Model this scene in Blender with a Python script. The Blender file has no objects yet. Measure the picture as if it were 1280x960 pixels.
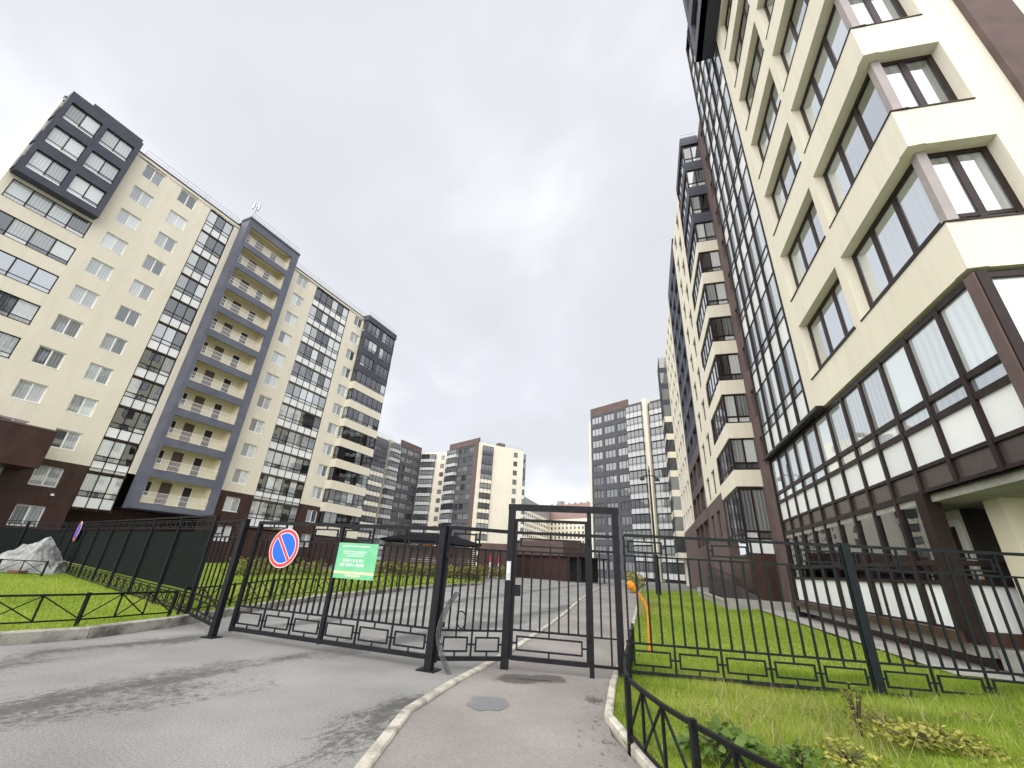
import bpy, math, random
import numpy as np
from math import sin, cos, radians, pi, atan2, hypot
random.seed(7); rng = np.random.default_rng(7)
S = bpy.context.scene
COL = S.collection

# ---------------------------------------------------------------- camera
CAMH = 1.45
FPX, PIT, ROL = 512.9, radians(23.726), radians(3.4376)
fw = np.array([0, cos(PIT), sin(PIT)]); up_ = np.array([0, -sin(PIT), cos(PIT)]); rt_ = np.array([1., 0, 0])
cr = cos(ROL)*rt_ + sin(ROL)*up_; cu = -sin(ROL)*rt_ + cos(ROL)*up_
cam = bpy.data.cameras.new('camera'); cam.sensor_width = 36; cam.lens = 36*FPX/1280; cam.clip_start = .05; cam.clip_end = 3000
camo = bpy.data.objects.new('camera', cam); COL.objects.link(camo); S.camera = camo
from mathutils import Matrix, Vector
camo.matrix_world = Matrix(((cr[0], cu[0], -fw[0], 0), (cr[1], cu[1], -fw[1], 0), (cr[2], cu[2], -fw[2], CAMH), (0, 0, 0, 1)))
def ray(x, y): return fw + (x-640)/FPX*cr - (y-480)/FPX*cu
def P(x, y, z=0.):                       # photo pixel -> point at height z
    d = ray(x, y); t = (z-CAMH)/d[2]; return (float(d[0]*t), float(d[1]*t), z)
def PV(x, y, o, a):                      # photo pixel -> point on a vertical plane through o along azimuth a
    n = np.array([cos(radians(a)), -sin(radians(a)), 0]); d = ray(x, y); t = (n[0]*o[0]+n[1]*o[1])/(n@d)
    p = d*t; return (float(p[0]), float(p[1]), float(p[2]+CAMH))

# ---------------------------------------------------------------- sky, sun, exposure
SUN_EL, SUN_AZ = 48, 208                # degrees, azimuth clockwise from +Y
W = bpy.data.worlds.new('World'); S.world = W; W.use_nodes = True
nt = W.node_tree; N = nt.nodes; Lk = nt.links; N.clear()
out = N.new('ShaderNodeOutputWorld'); bg = N.new('ShaderNodeBackground')
sky = N.new('ShaderNodeTexSky'); sky.sky_type = 'NISHITA'; sky.sun_disc = False
sky.sun_elevation = radians(SUN_EL); sky.sun_rotation = radians(SUN_AZ); sky.air_density = 1; sky.dust_density = 3
sk = N.new('ShaderNodeVectorMath'); sk.operation = 'SCALE'; sk.inputs['Scale'].default_value = .06
Lk.new(sky.outputs[0], sk.inputs[0])
tc = N.new('ShaderNodeTexCoord')
sep = N.new('ShaderNodeSeparateXYZ'); Lk.new(tc.outputs['Generated'], sep.inputs[0])
# project the view direction on a flat cloud deck so that clouds shrink towards the horizon
mx = N.new('ShaderNodeMath'); mx.operation = 'MAXIMUM'; mx.inputs[1].default_value = .0; Lk.new(sep.outputs['Z'], mx.inputs[0])
ad = N.new('ShaderNodeMath'); ad.operation = 'ADD'; ad.inputs[1].default_value = .28; Lk.new(mx.outputs[0], ad.inputs[0])
dv = N.new('ShaderNodeVectorMath'); dv.operation = 'DIVIDE'
cb = N.new('ShaderNodeCombineXYZ')
for i in range(3): Lk.new(ad.outputs[0], cb.inputs[i])
Lk.new(tc.outputs['Generated'], dv.inputs[0]); Lk.new(cb.outputs[0], dv.inputs[1])
mp = N.new('ShaderNodeMapping'); mp.inputs['Scale'].default_value = (1, .8, .3); mp.inputs['Location'].default_value = (3.1, 1.7, 0); Lk.new(dv.outputs[0], mp.inputs[0])
n1 = N.new('ShaderNodeTexNoise'); n1.inputs['Scale'].default_value = 1.5; n1.inputs['Detail'].default_value = 4.5; n1.inputs['Roughness'].default_value = .5
n1.inputs['Distortion'].default_value = .25
Lk.new(mp.outputs[0], n1.inputs['Vector'])
rp = N.new('ShaderNodeValToRGB'); e = rp.color_ramp.elements
e[0].position = .37; e[0].color = (.228, .232, .243, 1); e[1].position = .60; e[1].color = (.30, .30, .306, 1)
m_ = rp.color_ramp.elements.new(.48); m_.color = (.243, .247, .262, 1)
Lk.new(n1.outputs['Fac'], rp.inputs[0])
mixs = N.new('ShaderNodeMix'); mixs.data_type = 'RGBA'; mixs.inputs['Factor'].default_value = .93
Lk.new(sk.outputs[0], mixs.inputs['A']); Lk.new(rp.outputs[0], mixs.inputs['B'])
Lk.new(mixs.outputs['Result'], bg.inputs['Color']); bg.inputs['Strength'].default_value = 1.0
Lk.new(bg.outputs[0], out.inputs[0])
sl = bpy.data.lights.new('sun', 'SUN'); sl.energy = 1.5; sl.angle = radians(120); sl.color = (1, .97, .92)
so = bpy.data.objects.new('sun', sl); COL.objects.link(so)
tow = Vector((sin(radians(SUN_AZ))*cos(radians(SUN_EL)), cos(radians(SUN_AZ))*cos(radians(SUN_EL)), sin(radians(SUN_EL))))
so.rotation_euler = tow.to_track_quat('Z', 'Y').to_euler(); so.location = (0, 0, 80)
S.view_settings.view_transform = 'Standard'; S.view_settings.look = 'None'; S.view_settings.gamma = 1; S.view_settings.exposure = 1.84
S.view_settings.use_curve_mapping = False

# ---------------------------------------------------------------- materials
M = {}
def mat(name, c, c2=None, scale=3., rough=.8, bump=0., bscale=None, metal=0., spec=.4, detail=5., stretch=(1, 1, 1), lo=.35, hi=.65, rand=0., coords='Object', streak=0.):
    m = bpy.data.materials.new(name); m.use_nodes = True; t = m.node_tree; b = t.nodes['Principled BSDF']
    b.inputs['Roughness'].default_value = rough; b.inputs['Metallic'].default_value = metal; b.inputs['Specular IOR Level'].default_value = spec
    b.inputs['Base Color'].default_value = (*c, 1)
    co = t.nodes.new('ShaderNodeTexCoord'); mpn = t.nodes.new('ShaderNodeMapping'); mpn.inputs['Scale'].default_value = stretch
    t.links.new(co.outputs[coords], mpn.inputs[0])
    if c2:
        nz = t.nodes.new('ShaderNodeTexNoise'); nz.inputs['Scale'].default_value = scale; nz.inputs['Detail'].default_value = detail; nz.inputs['Roughness'].default_value = .6
        t.links.new(mpn.outputs[0], nz.inputs['Vector'])
        r = t.nodes.new('ShaderNodeValToRGB'); r.color_ramp.elements[0].position = lo; r.color_ramp.elements[1].position = hi
        r.color_ramp.elements[0].color = (*c, 1); r.color_ramp.elements[1].color = (*c2, 1)
        t.links.new(nz.outputs['Fac'], r.inputs[0]); src = r.outputs[0]
        if rand:
            oi = t.nodes.new('ShaderNodeObjectInfo'); hs = t.nodes.new('ShaderNodeHueSaturation'); mr = t.nodes.new('ShaderNodeMapRange')
            mr.inputs['To Min'].default_value = 1-rand; mr.inputs['To Max'].default_value = 1+rand
            t.links.new(oi.outputs['Random'], mr.inputs[0]); t.links.new(mr.outputs[0], hs.inputs['Value']); t.links.new(src, hs.inputs['Color']); src = hs.outputs[0]
        if streak:      # faint rain streaks and dirt
            m2 = t.nodes.new('ShaderNodeMapping'); m2.inputs['Scale'].default_value = (2.2, 2.2, .16); t.links.new(co.outputs[coords], m2.inputs[0])
            n2 = t.nodes.new('ShaderNodeTexNoise'); n2.inputs['Scale'].default_value = 1.6; n2.inputs['Detail'].default_value = 7; n2.inputs['Roughness'].default_value = .7; t.links.new(m2.outputs[0], n2.inputs['Vector'])
            r2 = t.nodes.new('ShaderNodeMapRange'); r2.inputs['From Min'].default_value = .5; r2.inputs['From Max'].default_value = .78; r2.inputs['To Min'].default_value = 1.; r2.inputs['To Max'].default_value = 1-streak; t.links.new(n2.outputs['Fac'], r2.inputs[0])
            h2 = t.nodes.new('ShaderNodeHueSaturation'); t.links.new(r2.outputs[0], h2.inputs['Value']); t.links.new(src, h2.inputs['Color']); src = h2.outputs[0]
        t.links.new(src, b.inputs['Base Color'])
    if bump:
        nb = t.nodes.new('ShaderNodeTexNoise'); nb.inputs['Scale'].default_value = bscale or scale*6; nb.inputs['Detail'].default_value = 4
        t.links.new(mpn.outputs[0], nb.inputs['Vector'])
        bn = t.nodes.new('ShaderNodeBump'); bn.inputs['Strength'].default_value = bump; bn.inputs['Distance'].default_value = .02
        t.links.new(nb.outputs['Fac'], bn.inputs['Height']); t.links.new(bn.outputs[0], b.inputs['Normal'])
    M[name] = m; return m
mat('cream', (.735, .69, .565), (.79, .745, .62), .55, .85, .15, 60, stretch=(1, 1, .35), streak=.13)
mat('cream_in', (.68, .63, .48), (.74, .69, .54), .8, .85)
mat('tower_cream', (.74, .68, .49), (.79, .73, .55), .8, .85)
mat('brown', (.040, .019, .015), (.068, .034, .027), 1.2, .42, .12, 30, stretch=(1, 1, .4))
mat('brown_stucco', (.105, .072, .066), (.145, .102, .094), 1.2, .85, .3, 90)
mat('navy', (.052, .056, .078), (.072, .077, .102), .9, .7, .1, 60)
mat('towergrey', (.105, .112, .150), (.145, .152, .195), .6, .75, .2, 60)
mat('farbrown', (.11, .075, .068), (.15, .105, .095), 1., .8)
mat('fargrey', (.075, .078, .092), (.10, .103, .118), 1., .8)
mat('corner_grey', (.30, .265, .26), (.36, .32, .31), 3., .5)
mat('far_panel', (.50, .51, .51), (.58, .59, .59), .9, .5); mat('far_rose', (.30, .20, .18), (.36, .25, .23), 1., .85); mat('far_pale', (.24, .24, .245), (.30, .30, .305), 1., .85)
mat('white_panel', (.78, .80, .80), (.85, .87, .87), .9, .35, rand=.07, spec=.5)
mat('white_frame', (.84, .84, .83), (.88, .88, .87), 2., .4)
mat('brown_frame', (.017, .010, .009), (.028, .017, .015), 4., .4, spec=.2)
mat('dark_frame', (.03, .03, .034), (.045, .045, .05), 4., .4)
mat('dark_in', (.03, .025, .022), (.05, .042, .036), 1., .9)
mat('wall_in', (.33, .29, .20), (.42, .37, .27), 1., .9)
mat('fin', (.016, .012, .012), (.026, .020, .019), 2., .45, spec=.2)
mat('fence_black', (.006, .0063, .009), (.013, .0135, .018), 9., .5, .15, 120, spec=.2)
mat('fence_green', (.005, .009, .010), (.010, .016, .018), 7., .5, .1, 120, spec=.2)
mat('fence_sheet', (.004, .007, .007), (.007, .011, .0105), 3., .8, spec=.1)
mat('rail_black', (.004, .005, .005), (.009, .010, .010), 9., .45, .1, 120, spec=.22)
mat('kerb', (.22, .21, .18), (.50, .475, .405), 5., .9, .5, 60, rand=.15, lo=.32, hi=.55)
mat('kerb_old', (.12, .117, .108), (.40, .385, .345), 2.6, .9, .6, 40, rand=.2, lo=.38, hi=.6)
mat('concrete', (.28, .27, .25), (.38, .37, .34), 2., .9, .3, 40)
mat('tarp', (.13, .135, .135), (.32, .33, .325), 3.5, .5, .9, 5, spec=.4)
mat('orange', (.75, .24, .015), (.85, .34, .03), 8., .45)
mat('cable', (.06, .06, .066), (.10, .10, .107), 20., .5)
mat('sign_red', (.62, .045, .05), None, rough=.35); mat('sign_blue', (.0, .115, .70), None, rough=.35); mat('sign_white', (.8, .8, .8), None, rough=.35)
mat('sign_green', (.13, .47, .24), (.18, .53, .29), 4., .4); mat('sign_print', (.55, .85, .62), None, rough=.4); mat('sign_peach', (.62, .62, .38), None, rough=.4)
mat('rust', (.13, .055, .035), (.20, .09, .06), 10., .8); mat('red', (.45, .03, .05), None, rough=.5)
mat('lamp_black', (.012, .012, .013), None, rough=.5)
mat('roof', (.06, .06, .062), (.09, .09, .09), 1., .9); mat('metal', (.45, .46, .48), None, rough=.4, metal=.6)
mat('black_roof', (.004, .005, .007), (.008, .009, .011), 2., .85, spec=.1)
mat('slat', (.045, .03, .025), (.075, .05, .04), 6., .7, rand=.2, stretch=(.3, 3, 3))
mat('soil', (.05, .04, .025), (.09, .075, .045), 4., 1., .5, 40)

def glass_mat(name, trans=True, refl=.12, tint=(.62, .66, .66), lo=(.03, .035, .04), hi=(.45, .47, .47), fl=1.0):
    m = bpy.data.materials.new(name); m.use_nodes = True; t = m.node_tree; t.nodes.clear()
    o = t.nodes.new('ShaderNodeOutputMaterial'); mx_ = t.nodes.new('ShaderNodeMixShader'); g = t.nodes.new('ShaderNodeBsdfGlossy')
    g.inputs['Roughness'].default_value = .015; g.inputs['Color'].default_value = (.93, .97, 1., 1)
    fr = t.nodes.new('ShaderNodeFresnel'); fr.inputs['IOR'].default_value = 1.52
    mr = t.nodes.new('ShaderNodeMapRange'); mr.inputs['To Min'].default_value = refl; mr.inputs['To Max'].default_value = 1.
    t.links.new(fr.outputs[0], mr.inputs[0])
    co = t.nodes.new('ShaderNodeTexCoord'); oi = t.nodes.new('ShaderNodeObjectInfo')
    # float-glass waviness plus a tiny per-pane tilt
    nz = t.nodes.new('ShaderNodeTexNoise'); nz.inputs['Scale'].default_value = .9; nz.inputs['Detail'].default_value = 1.; nz.noise_dimensions = '4D'
    t.links.new(co.outputs['Object'], nz.inputs['Vector']); sc = t.nodes.new('ShaderNodeMath'); sc.operation = 'MULTIPLY'; sc.inputs[1].default_value = 40
    t.links.new(oi.outputs['Random'], sc.inputs[0]); t.links.new(sc.outputs[0], nz.inputs['W'])
    bp = t.nodes.new('ShaderNodeBump'); bp.inputs['Strength'].default_value = .35; bp.inputs['Distance'].default_value = .012
    t.links.new(nz.outputs['Fac'], bp.inputs['Height']); t.links.new(bp.outputs[0], g.inputs['Normal'])
    t.links.new(mr.outputs[0], mx_.inputs[0])
    if trans:
        b = t.nodes.new('ShaderNodeBsdfTransparent'); b.inputs['Color'].default_value = (*tint, 1)
    else:
        b = t.nodes.new('ShaderNodeBsdfDiffuse')
        wv = t.nodes.new('ShaderNodeTexWave'); wv.inputs['Scale'].default_value = 1.6; wv.inputs['Distortion'].default_value = 1.2; wv.inputs['Detail'].default_value = 0.; wv.bands_direction = 'X'
        ofs = t.nodes.new('ShaderNodeVectorMath'); t.links.new(co.outputs['Object'], ofs.inputs[0]); cx_ = t.nodes.new('ShaderNodeCombineXYZ')
        t.links.new(sc.outputs[0], cx_.inputs[0]); t.links.new(cx_.outputs[0], ofs.inputs[1]); t.links.new(ofs.outputs[0], wv.inputs['Vector'])
        r = t.nodes.new('ShaderNodeValToRGB'); r.color_ramp.elements[0].position = .18; r.color_ramp.elements[1].position = .9
        r.color_ramp.elements[0].color = (*lo, 1); r.color_ramp.elements[1].color = (*hi, 1)
        # random per pane, bent so curtains come in groups
        ml = t.nodes.new('ShaderNodeMath'); ml.operation = 'MULTIPLY_ADD'; ml.inputs[1].default_value = .16; 
        t.links.new(wv.outputs['Fac'], ml.inputs[0]); t.links.new(oi.outputs['Random'], ml.inputs[2]); t.links.new(ml.outputs[0], r.inputs[0])
        t.links.new(r.outputs[0], b.inputs['Color'])
    t.links.new(b.outputs[0], mx_.inputs[1]); t.links.new(g.outputs[0], mx_.inputs[2]); t.links.new(mx_.outputs[0], o.inputs[0])
    M[name] = m
glass_mat('glass_clear', True, .12, (.84, .87, .85))
glass_mat('glass_balcony', True, .16, (.55, .58, .58))
glass_mat('glass_curtainwall', False, .38, lo=(.18, .21, .22), hi=(.62, .66, .66))
glass_mat('glass_window', False, .18, lo=(.05, .06, .065), hi=(.64, .68, .68))
glass_mat('glass_near', False, .60, lo=(.03, .035, .04), hi=(.42, .45, .46))
glass_mat('glass_face', False, .32, lo=(.06, .07, .075), hi=(.40, .43, .44))
glass_mat('glass_far', False, .07, lo=(.03, .033, .036), hi=(.24, .25, .25))

# ---------------------------------------------------------------- mesh helpers
class MB:
    def __init__(s): s.v = []; s.f = []; s.m = []
    def box(s, x0, x1, y0, y1, z0, z1, m=0):
        b = len(s.v); s.v += [(x0, y0, z0), (x1, y0, z0), (x1, y1, z0), (x0, y1, z0), (x0, y0, z1), (x1, y0, z1), (x1, y1, z1), (x0, y1, z1)]
        s.f += [(b+3, b+2, b+1, b), (b+4, b+5, b+6, b+7), (b, b+1, b+5, b+4), (b+1, b+2, b+6, b+5), (b+2, b+3, b+7, b+6), (b+3, b, b+4, b+7)]; s.m += [m]*6; return s
    def quad(s, a, b_, c, d, m=0):
        b = len(s.v); s.v += [a, b_, c, d]; s.f.append((b, b+1, b+2, b+3)); s.m.append(m); return s
    def bar(s, p, q, w, h=None, m=0):
        h = h or w; p = Vector(p); q = Vector(q); d = (q-p).normalized()
        u = d.cross(Vector((0, 0, 1)));  u = Vector((1, 0, 0)) if u.length < 1e-4 else u.normalized(); v = u.cross(d).normalized()
        b = len(s.v)
        for c in (p, q):
            for a_, b_ in ((-1, -1), (1, -1), (1, 1), (-1, 1)): s.v.append(tuple(c+u*(a_*w/2)+v*(b_*h/2)))
        s.f += [(b, b+1, b+2, b+3), (b+7, b+6, b+5, b+4)] + [(b+i, b+4+i, b+4+(i+1) % 4, b+(i+1) % 4) for i in range(4)]; s.m += [m]*6; return s
    def tube(s, pts, r, n=8, m=0):
        pts = [Vector(p) for p in pts]; b0 = len(s.v); rr = r if isinstance(r, (list, tuple)) else [r]*len(pts)
        for i, p in enumerate(pts):
            d = (pts[min(i+1, len(pts)-1)]-pts[max(i-1, 0)]).normalized(); u = d.cross(Vector((.31, .2, .93)))
            u = u.normalized(); v = u.cross(d)
            for k in range(n): a = 2*pi*k/n; s.v.append(tuple(p+(u*cos(a)+v*sin(a))*rr[i]))
        for i in range(len(pts)-1):
            for k in range(n): a = b0+i*n+k; c = b0+i*n+(k+1) % n; s.f.append((a, c, c+n, a+n)); s.m.append(m)
        s.f += [tuple(range(b0+n-1, b0-1, -1)), tuple(range(b0+(len(pts)-1)*n, b0+len(pts)*n))]; s.m += [m, m]; return s
    def cyl(s, c, r0, r1, z0, z1, n=12, m=0):
        b = len(s.v)
        for z, r in ((z0, r0), (z1, r1)):
            for k in range(n): a = 2*pi*k/n; s.v.append((c[0]+r*cos(a), c[1]+r*sin(a), z))
        s.f += [(b+k, b+(k+1) % n, b+n+(k+1) % n, b+n+k) for k in range(n)] + [tuple(range(b+n-1, b-1, -1)), tuple(range(b+n, b+2*n))]; s.m += [m]*(n+2); return s
    def mesh(s, name, mats):
        me = bpy.data.meshes.new(name); me.from_pydata(s.v, [], s.f)
        for k in (mats if isinstance(mats, (list, tuple)) else [mats]): me.materials.append(M[k])
        if any(s.m): me.polygons.foreach_set('material_index', s.m)
        return me
    def build(s, name, mats, parent=None, loc=(0, 0, 0), rz=0.):
        return inst(name, s.mesh(name, mats), parent, loc, rz)
def inst(name, me, parent=None, loc=(0, 0, 0), rz=0.):
    o = bpy.data.objects.new(name, me); COL.objects.link(o); o.location = loc; o.rotation_euler = (0, 0, rz)
    if parent: o.parent = parent
    return o
def tag(o, label, cat, group=None):
    o['label'] = label; o['category'] = cat
    if group: o['group'] = group
    return o
def thing(name, label, cat, loc=(0, 0, 0), rz=0., group=None):
    return tag(inst(name, None, None, loc, rz), label, cat, group)
def struct(o): o['kind'] = 'structure'; return o
def stuff(o): o['kind'] = 'stuff'; return o
_mc = {}
def boxmesh(w, d, h, m):                 # box with origin at the centre of its bottom front edge
    k = ('box', round(w, 3), round(d, 3), round(h, 3), m)
    if k not in _mc: _mc[k] = MB().box(-w/2, w/2, 0, d, 0, h).mesh('box', m)
    return _mc[k]
def cached(key, fn):
    if key not in _mc: _mc[key] = fn()
    return _mc[key]
def smooth_path(pts, step=.5):
    pts = [np.array(p, float) for p in pts]; out_ = []
    pp = [2*pts[0]-pts[1]] + pts + [2*pts[-1]-pts[-2]]
    for i in range(1, len(pp)-2):
        a, b, c, d = pp[i-1:i+3]; n = max(2, int(np.linalg.norm(c-b)/step*2))
        for k in range(n):
            t = k/n; out_.append(.5*((2*b)+(-a+c)*t+(2*a-5*b+4*c-d)*t*t+(-a+3*b-3*c+d)*t**3))
    out_.append(pts[-1]); q = np.array(out_); L = np.r_[0, np.cumsum(np.linalg.norm(np.diff(q, axis=0), axis=1))]
    n = max(1, int(round(L[-1]/step))); ss = np.linspace(0, L[-1], n+1)
    return np.stack([np.interp(ss, L, q[:, k]) for k in range(q.shape[1])], 1)

# ---------------------------------------------------------------- facade toolkit
class Face:      # plane of a facade: u to the right seen from outside, o outward, z up; coordinates local to the building
    def __init__(s, root, x=0., y=0., ang=0.): s.root, s.x, s.y, s.a = root, x, y, ang
    def loc(s, u, o, z): c, n = cos(s.a), sin(s.a); return (s.x+u*c+o*n, s.y+u*n-o*c, z)
    def put(s, name, me, u, z, o=0.): return inst(name, me, s.root, s.loc(u, o, z), s.a)
    def shift(s, u, o): x, y, _ = s.loc(u, o, 0); return Face(s.root, x, y, s.a)
def wall(face, u0, u1, z0, z1, ops, m, reveal=.2, name='wall', top=True, thick=None, o=0.):
    us = sorted({u0, u1} | {a for q in ops for a in q[:2] if u0 <= a <= u1}); zs = sorted({z0, z1} | {a for q in ops for a in q[2:4] if z0 <= a <= z1})
    b = MB()
    for i in range(len(us)-1):
        j = 0
        while j < len(zs)-1:
            cu_ = (us[i]+us[i+1])/2
            def inop(jj): cz = (zs[jj]+zs[jj+1])/2; return any(q[0] < cu_ < q[1] and q[2] < cz < q[3] for q in ops)
            if inop(j): j += 1; continue
            k = j
            while k+1 < len(zs)-1 and not inop(k+1): k += 1
            b.quad((us[i], 0, zs[j]), (us[i+1], 0, zs[j]), (us[i+1], 0, zs[k+1]), (us[i], 0, zs[k+1])); j = k+1
    r = reveal
    for a, c, d, e_ in ops:
        a2, c2, d2, e2 = max(a, u0), min(c, u1), max(d, z0), min(e_, z1)
        if c2 <= a2 or e2 <= d2: continue
        if d > z0-1e-6: b.quad((a2, 0, d2), (a2, r, d2), (c2, r, d2), (c2, 0, d2))
        if e_ < z1+1e-6: b.quad((a2, 0, e2), (c2, 0, e2), (c2, r, e2), (a2, r, e2))
        if a > u0+1e-6: b.quad((a2, 0, d2), (a2, 0, e2), (a2, r, e2), (a2, r, d2))
        if c < u1-1e-6: b.quad((c2, 0, d2), (c2, r, d2), (c2, r, e2), (c2, 0, e2))
    t = thick or r
    b.quad((u0, 0, z0), (u0, t, z0), (u1, t, z0), (u1, 0, z0)); b.quad((u0, 0, z1), (u1, 0, z1), (u1, t, z1), (u0, t, z1))
    return face.put(name, b.mesh(name, m), 0, 0, o)
def frame_mesh(w, h, nl, fr, t=.06, d=.07, low=0., sill=True, muls=None, white_low=False, sillout=.05):
    def mk():
        b = MB()
        b.box(-w/2, w/2, 0, d, 0, t); b.box(-w/2, w/2, 0, d, h-t, h); b.box(-w/2, -w/2+t, 0, d, t, h-t); b.box(w/2-t, w/2, 0, d, t, h-t)
        for i in range(1, nl): x = -w/2+w*i/nl; b.box(x-t*.6, x+t*.6, .002, d-.002, t, h-t)
        if low: b.box(-w/2+t, w/2-t, .004, d-.004, low-t*.4, low+t*.4)
        if sill: b.box(-w/2-.04, w/2+.04, -sillout, d, -.035, -.002)
        return b.mesh('window', fr)
    return cached(('fr', w, h, nl, fr, t, d, low, sill, sillout), mk)
def window(face, u, z, w, h, nl=2, fr='white_frame', glass='glass_window', t=.06, low=0., rec=.13, sill=True, name='window', lowmat=None, sillout=None, openlight=None):
    win = face.put(name, frame_mesh(w, h, nl, fr, t, .07, low, sill, sillout=(rec if sillout is None else sillout)), u, z, -rec)
    pw = w/nl-.01
    for i in range(nl):
        x = -w/2+w*(i+.5)/nl
        if low:
            inst('pane', boxmesh(pw, .012, h-low, glass), win, (x, .03, low))
            inst('lower_pane', boxmesh(pw, .012, low, lowmat or glass), win, (x, .03, 0))
        else: inst('pane', boxmesh(pw, .012, h, glass), win, (x, .03, 0))
    return win
def simple_window(face, u, z, w, h, nl=2, fr='dark_frame', glass='glass_far', o=0., name='window'):
    def mk():
        b = MB(); b.box(-w/2, w/2, .05, .07, 0, h, 1)
        for x in [-w/2+w*i/nl for i in range(nl+1)]: b.box(x-.05, x+.05, 0, .05, 0, h, 0)
        b.box(-w/2, w/2, .002, .05, 0, .09, 0); b.box(-w/2, w/2, .002, .05, h-.09, h, 0)
        return b.mesh('window', [fr, glass])
    return face.put(name, cached(('sw', w, h, nl, fr, glass), mk), u, z, o)
def glazing(face, u0, u1, zg0, zg1, nl, zp0=None, fr='brown_frame', glass='glass_balcony', low=.42, name='balcony_glazing', t=.05, panel='white_panel', o=0., zs=None, solo=False):
    """one storey of balcony glazing: lights zg0..zg1, white spandrel zp0..zg0"""
    w = u1-u0; h = zg1-zg0; ph = (zg0-zp0) if zp0 is not None else 0
    def mk():
        b = MB()
        for i in range(nl+1): x = -w/2+w*i/nl; b.box(x-t/2, x+t/2, -.02, .06, -ph, h)
        for z_ in [0, h-t] + ([low] if low else []) + ([-ph] if ph else []): b.box(-w/2, w/2, -.012, .058, z_, z_+t)
        return b.mesh('glazing_frame', fr)
    g = face.put(name, cached(('gf', round(w, 3), round(h, 3), nl, ph, fr, t, low), mk), (u0+u1)/2, zg0, o)
    pw = w/nl-.004
    for i in range(nl):
        x = -w/2+w*(i+.5)/nl
        gl = glass if not isinstance(glass, (list, tuple)) else random.choice(glass)
        if solo: inst('pane', boxmesh(pw, .012, h, gl), g, (x, .02, 0)); 
        else:
            inst('pane', boxmesh(pw, .012, h-low, gl), g, (x, .02, low))
            inst('lower_pane', boxmesh(pw, .012, low, gl), g, (x, .02, 0))
        if ph: inst('panel', boxmesh(pw, .03, ph, panel), g, (x, .015, -ph))
    return g
def simple_glazing(face, u, z, w, h, nl, ph, fr='dark_frame', glass='glass_far', panel='white_panel', o=0., dep=0., name='balcony'):
    def mk():
        b = MB(); b.box(-w/2, w/2, 0, max(dep, .06), -ph, 0, 2); b.box(-w/2+.02, w/2-.02, .05, max(dep, .08), 0, h, 1)
        for i in range(nl+1): x = -w/2+w*i/nl; b.box(x-.045, x+.045, -.01, .05, -ph*.98, h, 0)
        b.box(-w/2, w/2, -.008, .05, h-.08, h, 0); b.box(-w/2, w/2, -.008, .05, .35, .42, 0)
        return b.mesh('balcony', [fr, glass, panel])
    return face.put(name, cached(('sg', w, h, nl, ph, fr, glass, panel, dep), mk), u, z, o)
def shell(root, x0, x1, y1, z0, z1, m, roofm='roof', y0=.35):   # back, sides and roof of a block
    b = MB(); b.quad((x0, y0, z0), (x0, y0, z1), (x0, y1, z1), (x0, y1, z0)); b.quad((x1, y0, z0), (x1, y1, z0), (x1, y1, z1), (x1, y0, z1))
    b.quad((x1, y1, z0), (x0, y1, z0), (x0, y1, z1), (x1, y1, z1)); b.build('side_wall', m, root)
    MB().box(x0+.02, x1-.02, y0, y1, z1-.5, z1-.3).build('roof', roofm, root)
def roof_rail(face, u0, u1, z, h=.9, o=-.25, m='metal'):
    b = MB(); n = max(1, int((u1-u0)/1.6))
    for i in range(n+1): u = u0+(u1-u0)*i/n; b.box(u-.02, u+.02, -.02, .02, 0, h)
    for zz in (h-.03, h*.55): b.box(u0, u1, -.015, .015, zz, zz+.03)
    return face.put('roof_railing', b.mesh('roof_railing', m), 0, z, o)

F = 2.9
# ================================================================ LEFT APARTMENT BLOCK
LAZ = radians(25.495); LX, LY = -36.629, 29.744
def az_rot(a): return pi/2-a
Lb = thing('apartment_block', 'twelve storey cream apartment block with grey loggia tower and dark corner box', 'building', (LX, LY, 0), az_rot(LAZ), 'apartment blocks around the courtyard')
fL = Face(Lb)
ZK = [34.70-F*k for k in range(12)]
ops = []
for uc in (0., 3.16, 17.81, 28.27):
    for k in range(12): ops.append((uc-.81, uc+.81, ZK[k]-.74, ZK[k]+.74))
s1 = (5.3, 8.02); s2 = (19.95, 26.15)
ops += [(s1[0], s1[1], 3.75, 35.5), (s2[0], s2[1], 3.4, 35.5)]
bays = [(-6.75, -1.85, ZK[k]-1.0, ZK[k]+.75) for k in range(3, 11)]; ops += bays
wall(fL, -7.2, 30.1, 6.95, 36.0, ops, 'cream', .22)
wall(fL, -7.2, 5.3, 0, 6.95, ops, 'brown', .22); wall(fL, 15.0, 30.1, 0, 6.95, ops, 'brown', .22)
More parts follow.
